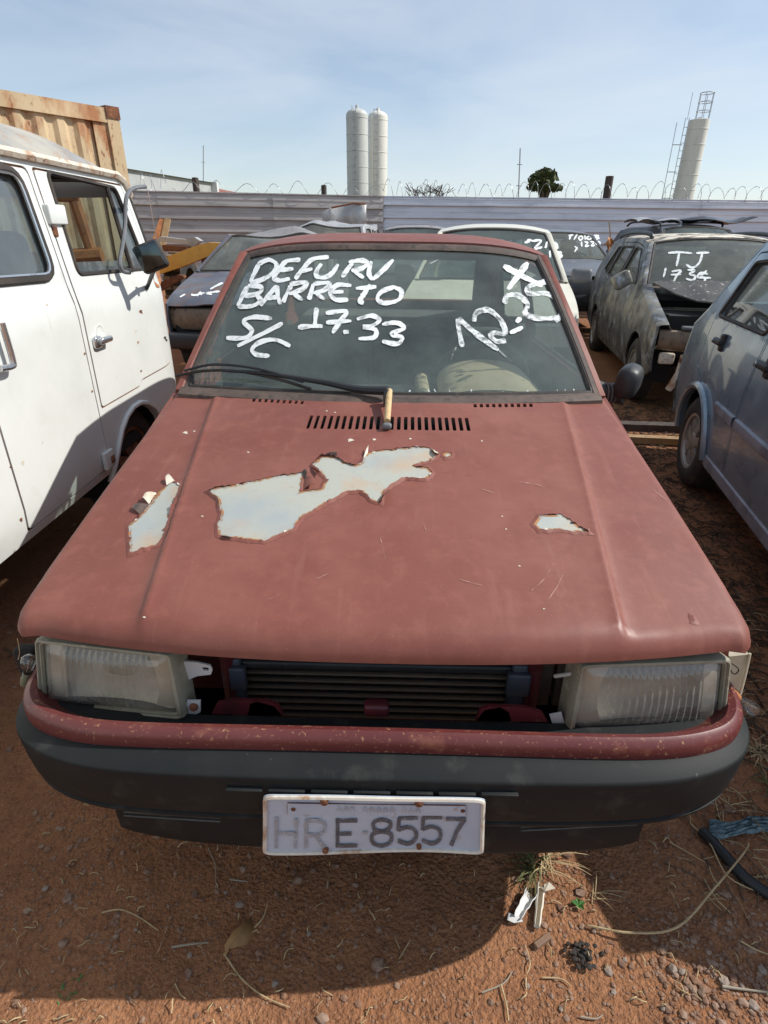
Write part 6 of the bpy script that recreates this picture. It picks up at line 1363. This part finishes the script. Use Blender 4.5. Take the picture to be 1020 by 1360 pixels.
# paper curls
def curl(a, b, w, r, m, label, turns=.75):
    A_, B_ = gpx(*a), gpx(*b); d = B_-A_; L_ = np.linalg.norm(d); d /= L_; n = np.cross([0, 0, 1], d); rows = []
    for i in range(9):
        s = i/8; rr = r*(1-.35*s)*(1+.1*math.sin(i*2.1)); rows.append([A_+d*L_*s+n*rr*math.sin(t)+np.array([0, 0, r+.004-rr*math.cos(t)]) for t in np.linspace(-math.pi*turns, math.pi*turns, 12)])
    v, f = grid(rows); v, f = thick(v, f, .0008); tag(mk('paper_curl', v, f, MT[m], sharp=None), label, 'paper')
curl((718, 1180), (712, 1236), 0, .011, 'paper', 'curled pale strip of peeled paper in the sun', .8); curl((705, 1190), (686, 1224), 0, .014, 'white_plastic', 'white curled scrap half in shadow left of the paper strip', .6)
pl = [(674, 1216), (690, 1222), (694, 1228), (682, 1230), (673, 1226)]; P = [gpx(*p)+np.array([0, 0, .012]) for p in pl]; v, f = thick(P, [tuple(range(5))], .001); tag(mk('paper_scrap', v, f, MT['white_plastic']), 'small grey-white paper scrap at the shadow edge', 'paper')
pl = [(716, 1184), (728, 1178), (736, 1188), (722, 1193)]; P = [gpx(*p)+np.array([0, 0, .016+.004*i]) for i, p in enumerate(pl)]; v, f = thick(P, [tuple(range(4))], .001); tag(mk('paper_scrap', v, f, MT['paper']), 'small beige paper scrap on top of the curled strip', 'paper')
tag(mk('wood_chip', *rbox(gpx(720, 1252)+np.array([0, 0, .007]), (.045, .013, .012), .002, rotm(rz=.55), n=2), MT['stone_b'], smooth=False), 'small brown wood chip on sunlit soil', 'wood chip')
# charred clump
v, f = [], []; g = G(); rg = np.random.default_rng(3); c = gpx(772, 1268)
for i in range(60):
    vs, fs = SM[i % 8]; s = rg.uniform(.004, .009); q = c+np.array([rg.normal(0, .014), rg.normal(0, .011), abs(rg.normal(0, .007))]); g.add([(q[0]+s*a[0], q[1]+s*a[1], q[2]+s*a[2]) for a in vs], fs)
tag(g.make('charred_clump', MT['char'], smooth=False), 'dark charred clump of dung-like earth in the sun', 'clod')
# grass tufts, seedling
def tuft(c, n, h, spread, seed, label, m='grass_green', name='grass_tuft', dirb=(0, 0)):
    rg = np.random.default_rng(seed); g = G()
    for i in range(n):
        a = rg.uniform(0, 6.28); L_ = h*rg.uniform(.5, 1.1); b0 = c+np.array([rg.normal(0, .012), rg.normal(0, .012), 0]); dx = np.array([math.cos(a)*spread+dirb[0], math.sin(a)*spread+dirb[1], 0])*L_; w = rg.uniform(.0012, .0026); n_ = np.array([-math.sin(a), math.cos(a), 0])
        rows = []
        for s in np.linspace(0, 1, 6): p = b0+dx*s+np.array([0, 0, L_*(s*.9-.75*s*s)]); ww = w*(1-s*.85); rows.append([p-n_*ww, p+n_*ww])
        g.add(*grid(rows))
    return tag(g.make(name, MT[m], sharp=None), label, 'grass')
tuft(gpx(708, 1150), 46, .09, .9, 1, 'green-brown grass tuft under the bumper, in its shadow', 'grass_green', dirb=(-.2, -.2)); tuft(gpx(722, 1146), 26, .10, .9, 2, 'dry yellow grass tuft under the bumper in the sun', 'straw', dirb=(.4, -.1))
tuft(gpx(782, 1190), 9, .07, .8, 4, 'sparse dry grass wisp beside the green seedling', 'straw', dirb=(.8, .2)); tuft(gpx(985, 1000)+np.array([.05, 0, 0]), 60, .07, .9, 5, 'dry grass beside the bumper corner at the right edge', 'straw'); tuft(gpx(1005, 1050)+np.array([.05, 0, 0]), 50, .07, .9, 6, 'dull green grass at the right edge above the blue mesh', 'grass_green'); tuft(gpx(95, 1312), 12, .02, .7, 8, 'tiny green sprout at the shadow edge, lower left', 'leaf_green')
tuft(on_z(840, 560, .0), 80, .16, .8, 11, 'dry weeds on the ground below the burnt car', 'straw'); tuft(on_z(865, 545, .0), 60, .2, .8, 12, 'dark weeds near the grey hatchback rear wheel', 'grass_green')
def litter(n, x0, x1, y0, y1, L0, L1, seed, label, m):
    rg = np.random.default_rng(seed); g = G()
    for _ in range(n):
        x, y = rg.uniform(x0, x1), rg.uniform(y0, y1); a = rg.uniform(0, 6.28); L_ = rg.uniform(L0, L1); b = rg.normal(0, .5); P = []
        for s_ in np.linspace(0, 1, 4): t = a+b*s_; P.append(np.array([x+math.cos(t)*L_*s_, y+math.sin(t)*L_*s_, gz(x, y)+.004+.012*math.sin(s_*3)*rg.uniform(.2, 1)]))
        g.add(*tube(P, rg.uniform(.0008, .0018)*(1.8 if m == 'shade_litter' else 1), 3, cap=False))
    tag(g.make('grass_and_shade_litter', MT[m], sharp=None), label, kind='stuff')
litter(1500, .80, 1.9, .1, 3.4, .03, .12, 31, 'dead brown grass and litter on the ground right of the red hatchback', 'bark')
litter(500, .78, 1.6, .05, 2.2, .03, .12, 32, 'dry straw litter on the ground right of the red hatchback', 'straw')
litter(260, -.9, 1.0, -.18, .45, .006, .03, 33, 'tiny straw bits on the soil in front of the bumper', 'straw')
litter(6500, .80, 2.6, .55, 5.2, .02, .09, 41, 'near-black litter blades added to deepen the shade between the red hatchback and the cars at right', 'shade_litter')  # dense dark blades added to darken the shaded ground between the cars
litter(600, -1.45, -.80, .9, 3.0, .02, .08, 42, 'near-black litter blades added to deepen the shade between the red hatchback and the white van', 'shade_litter')  # dark blades added as shade on the ground beside the van
c = gpx(768, 1204); sd = thing('seedling', 'small green seedling leaves in the sunlit patch', 'seedling', tuple(c)); ORG = c.copy()
for a, s in ((.3, .016), (1.6, .014), (2.8, .017), (4.2, .013), (5.3, .015)):
    d = np.array([math.cos(a), math.sin(a), 0]); n_ = np.array([-d[1], d[0], 0]); b0 = c+np.array([0, 0, .006]); v = [b0, b0+d*s*.5+n_*s*.35+np.array([0, 0, .006]), b0+d*s*1.1+np.array([0, 0, .004]), b0+d*s*.5-n_*s*.35+np.array([0, 0, .006])]; mk('leaf', v, [(0, 1, 2), (0, 2, 3)], MT['leaf_green'], sd, smooth=False)
ORG = np.zeros(3)
# hose and mesh
P = catmull([gpx(930, 1108), gpx(960, 1140), gpx(985, 1168), gpx(1015, 1190), gpx(1060, 1215)], 6); tag(mk('black_hose', *tube([p+np.array([0, 0, .014]) for p in P], .014, 10), MT['hose_black']), 'thick black rubber hose on the ground at right', 'hose')
rows = []
for i in range(12):
    r = []
    for j in range(18):
        p = gpx(lerp(940, 1060, j/17), lerp(1092, 1112, i/11)+4*math.sin(j*.5)); r.append(p+np.array([0, 0, .012+.012*mnoise.noise(Vector((j*.8, i*.9, 3)))+.006*math.sin(i*2.5+j)]))
    rows.append(r)
v, f = grid(rows); v, f = thick(v, f, .002); tag(mk('mesh_sack', v, f, MT['blue_mesh'], sharp=20), 'crumpled pale blue mesh sack beside the hose', 'sack')
tag(mk('timber_batten', *box(on_z(875, 585, .05)+np.array([.1, 0, 0]), (.9, .07, .05), rotm(rz=-.1)), MT['wood'], smooth=False), 'orange-brown timber batten on the ground by the grey hatchback wheel', 'timber')
tag(mk('dark_timber', *box(on_z(870, 568, .05), (.8, .10, .07), rotm(rz=-.06)), MT['post_wood'], smooth=False), 'dark weathered timber behind the orange-brown batten', 'timber')
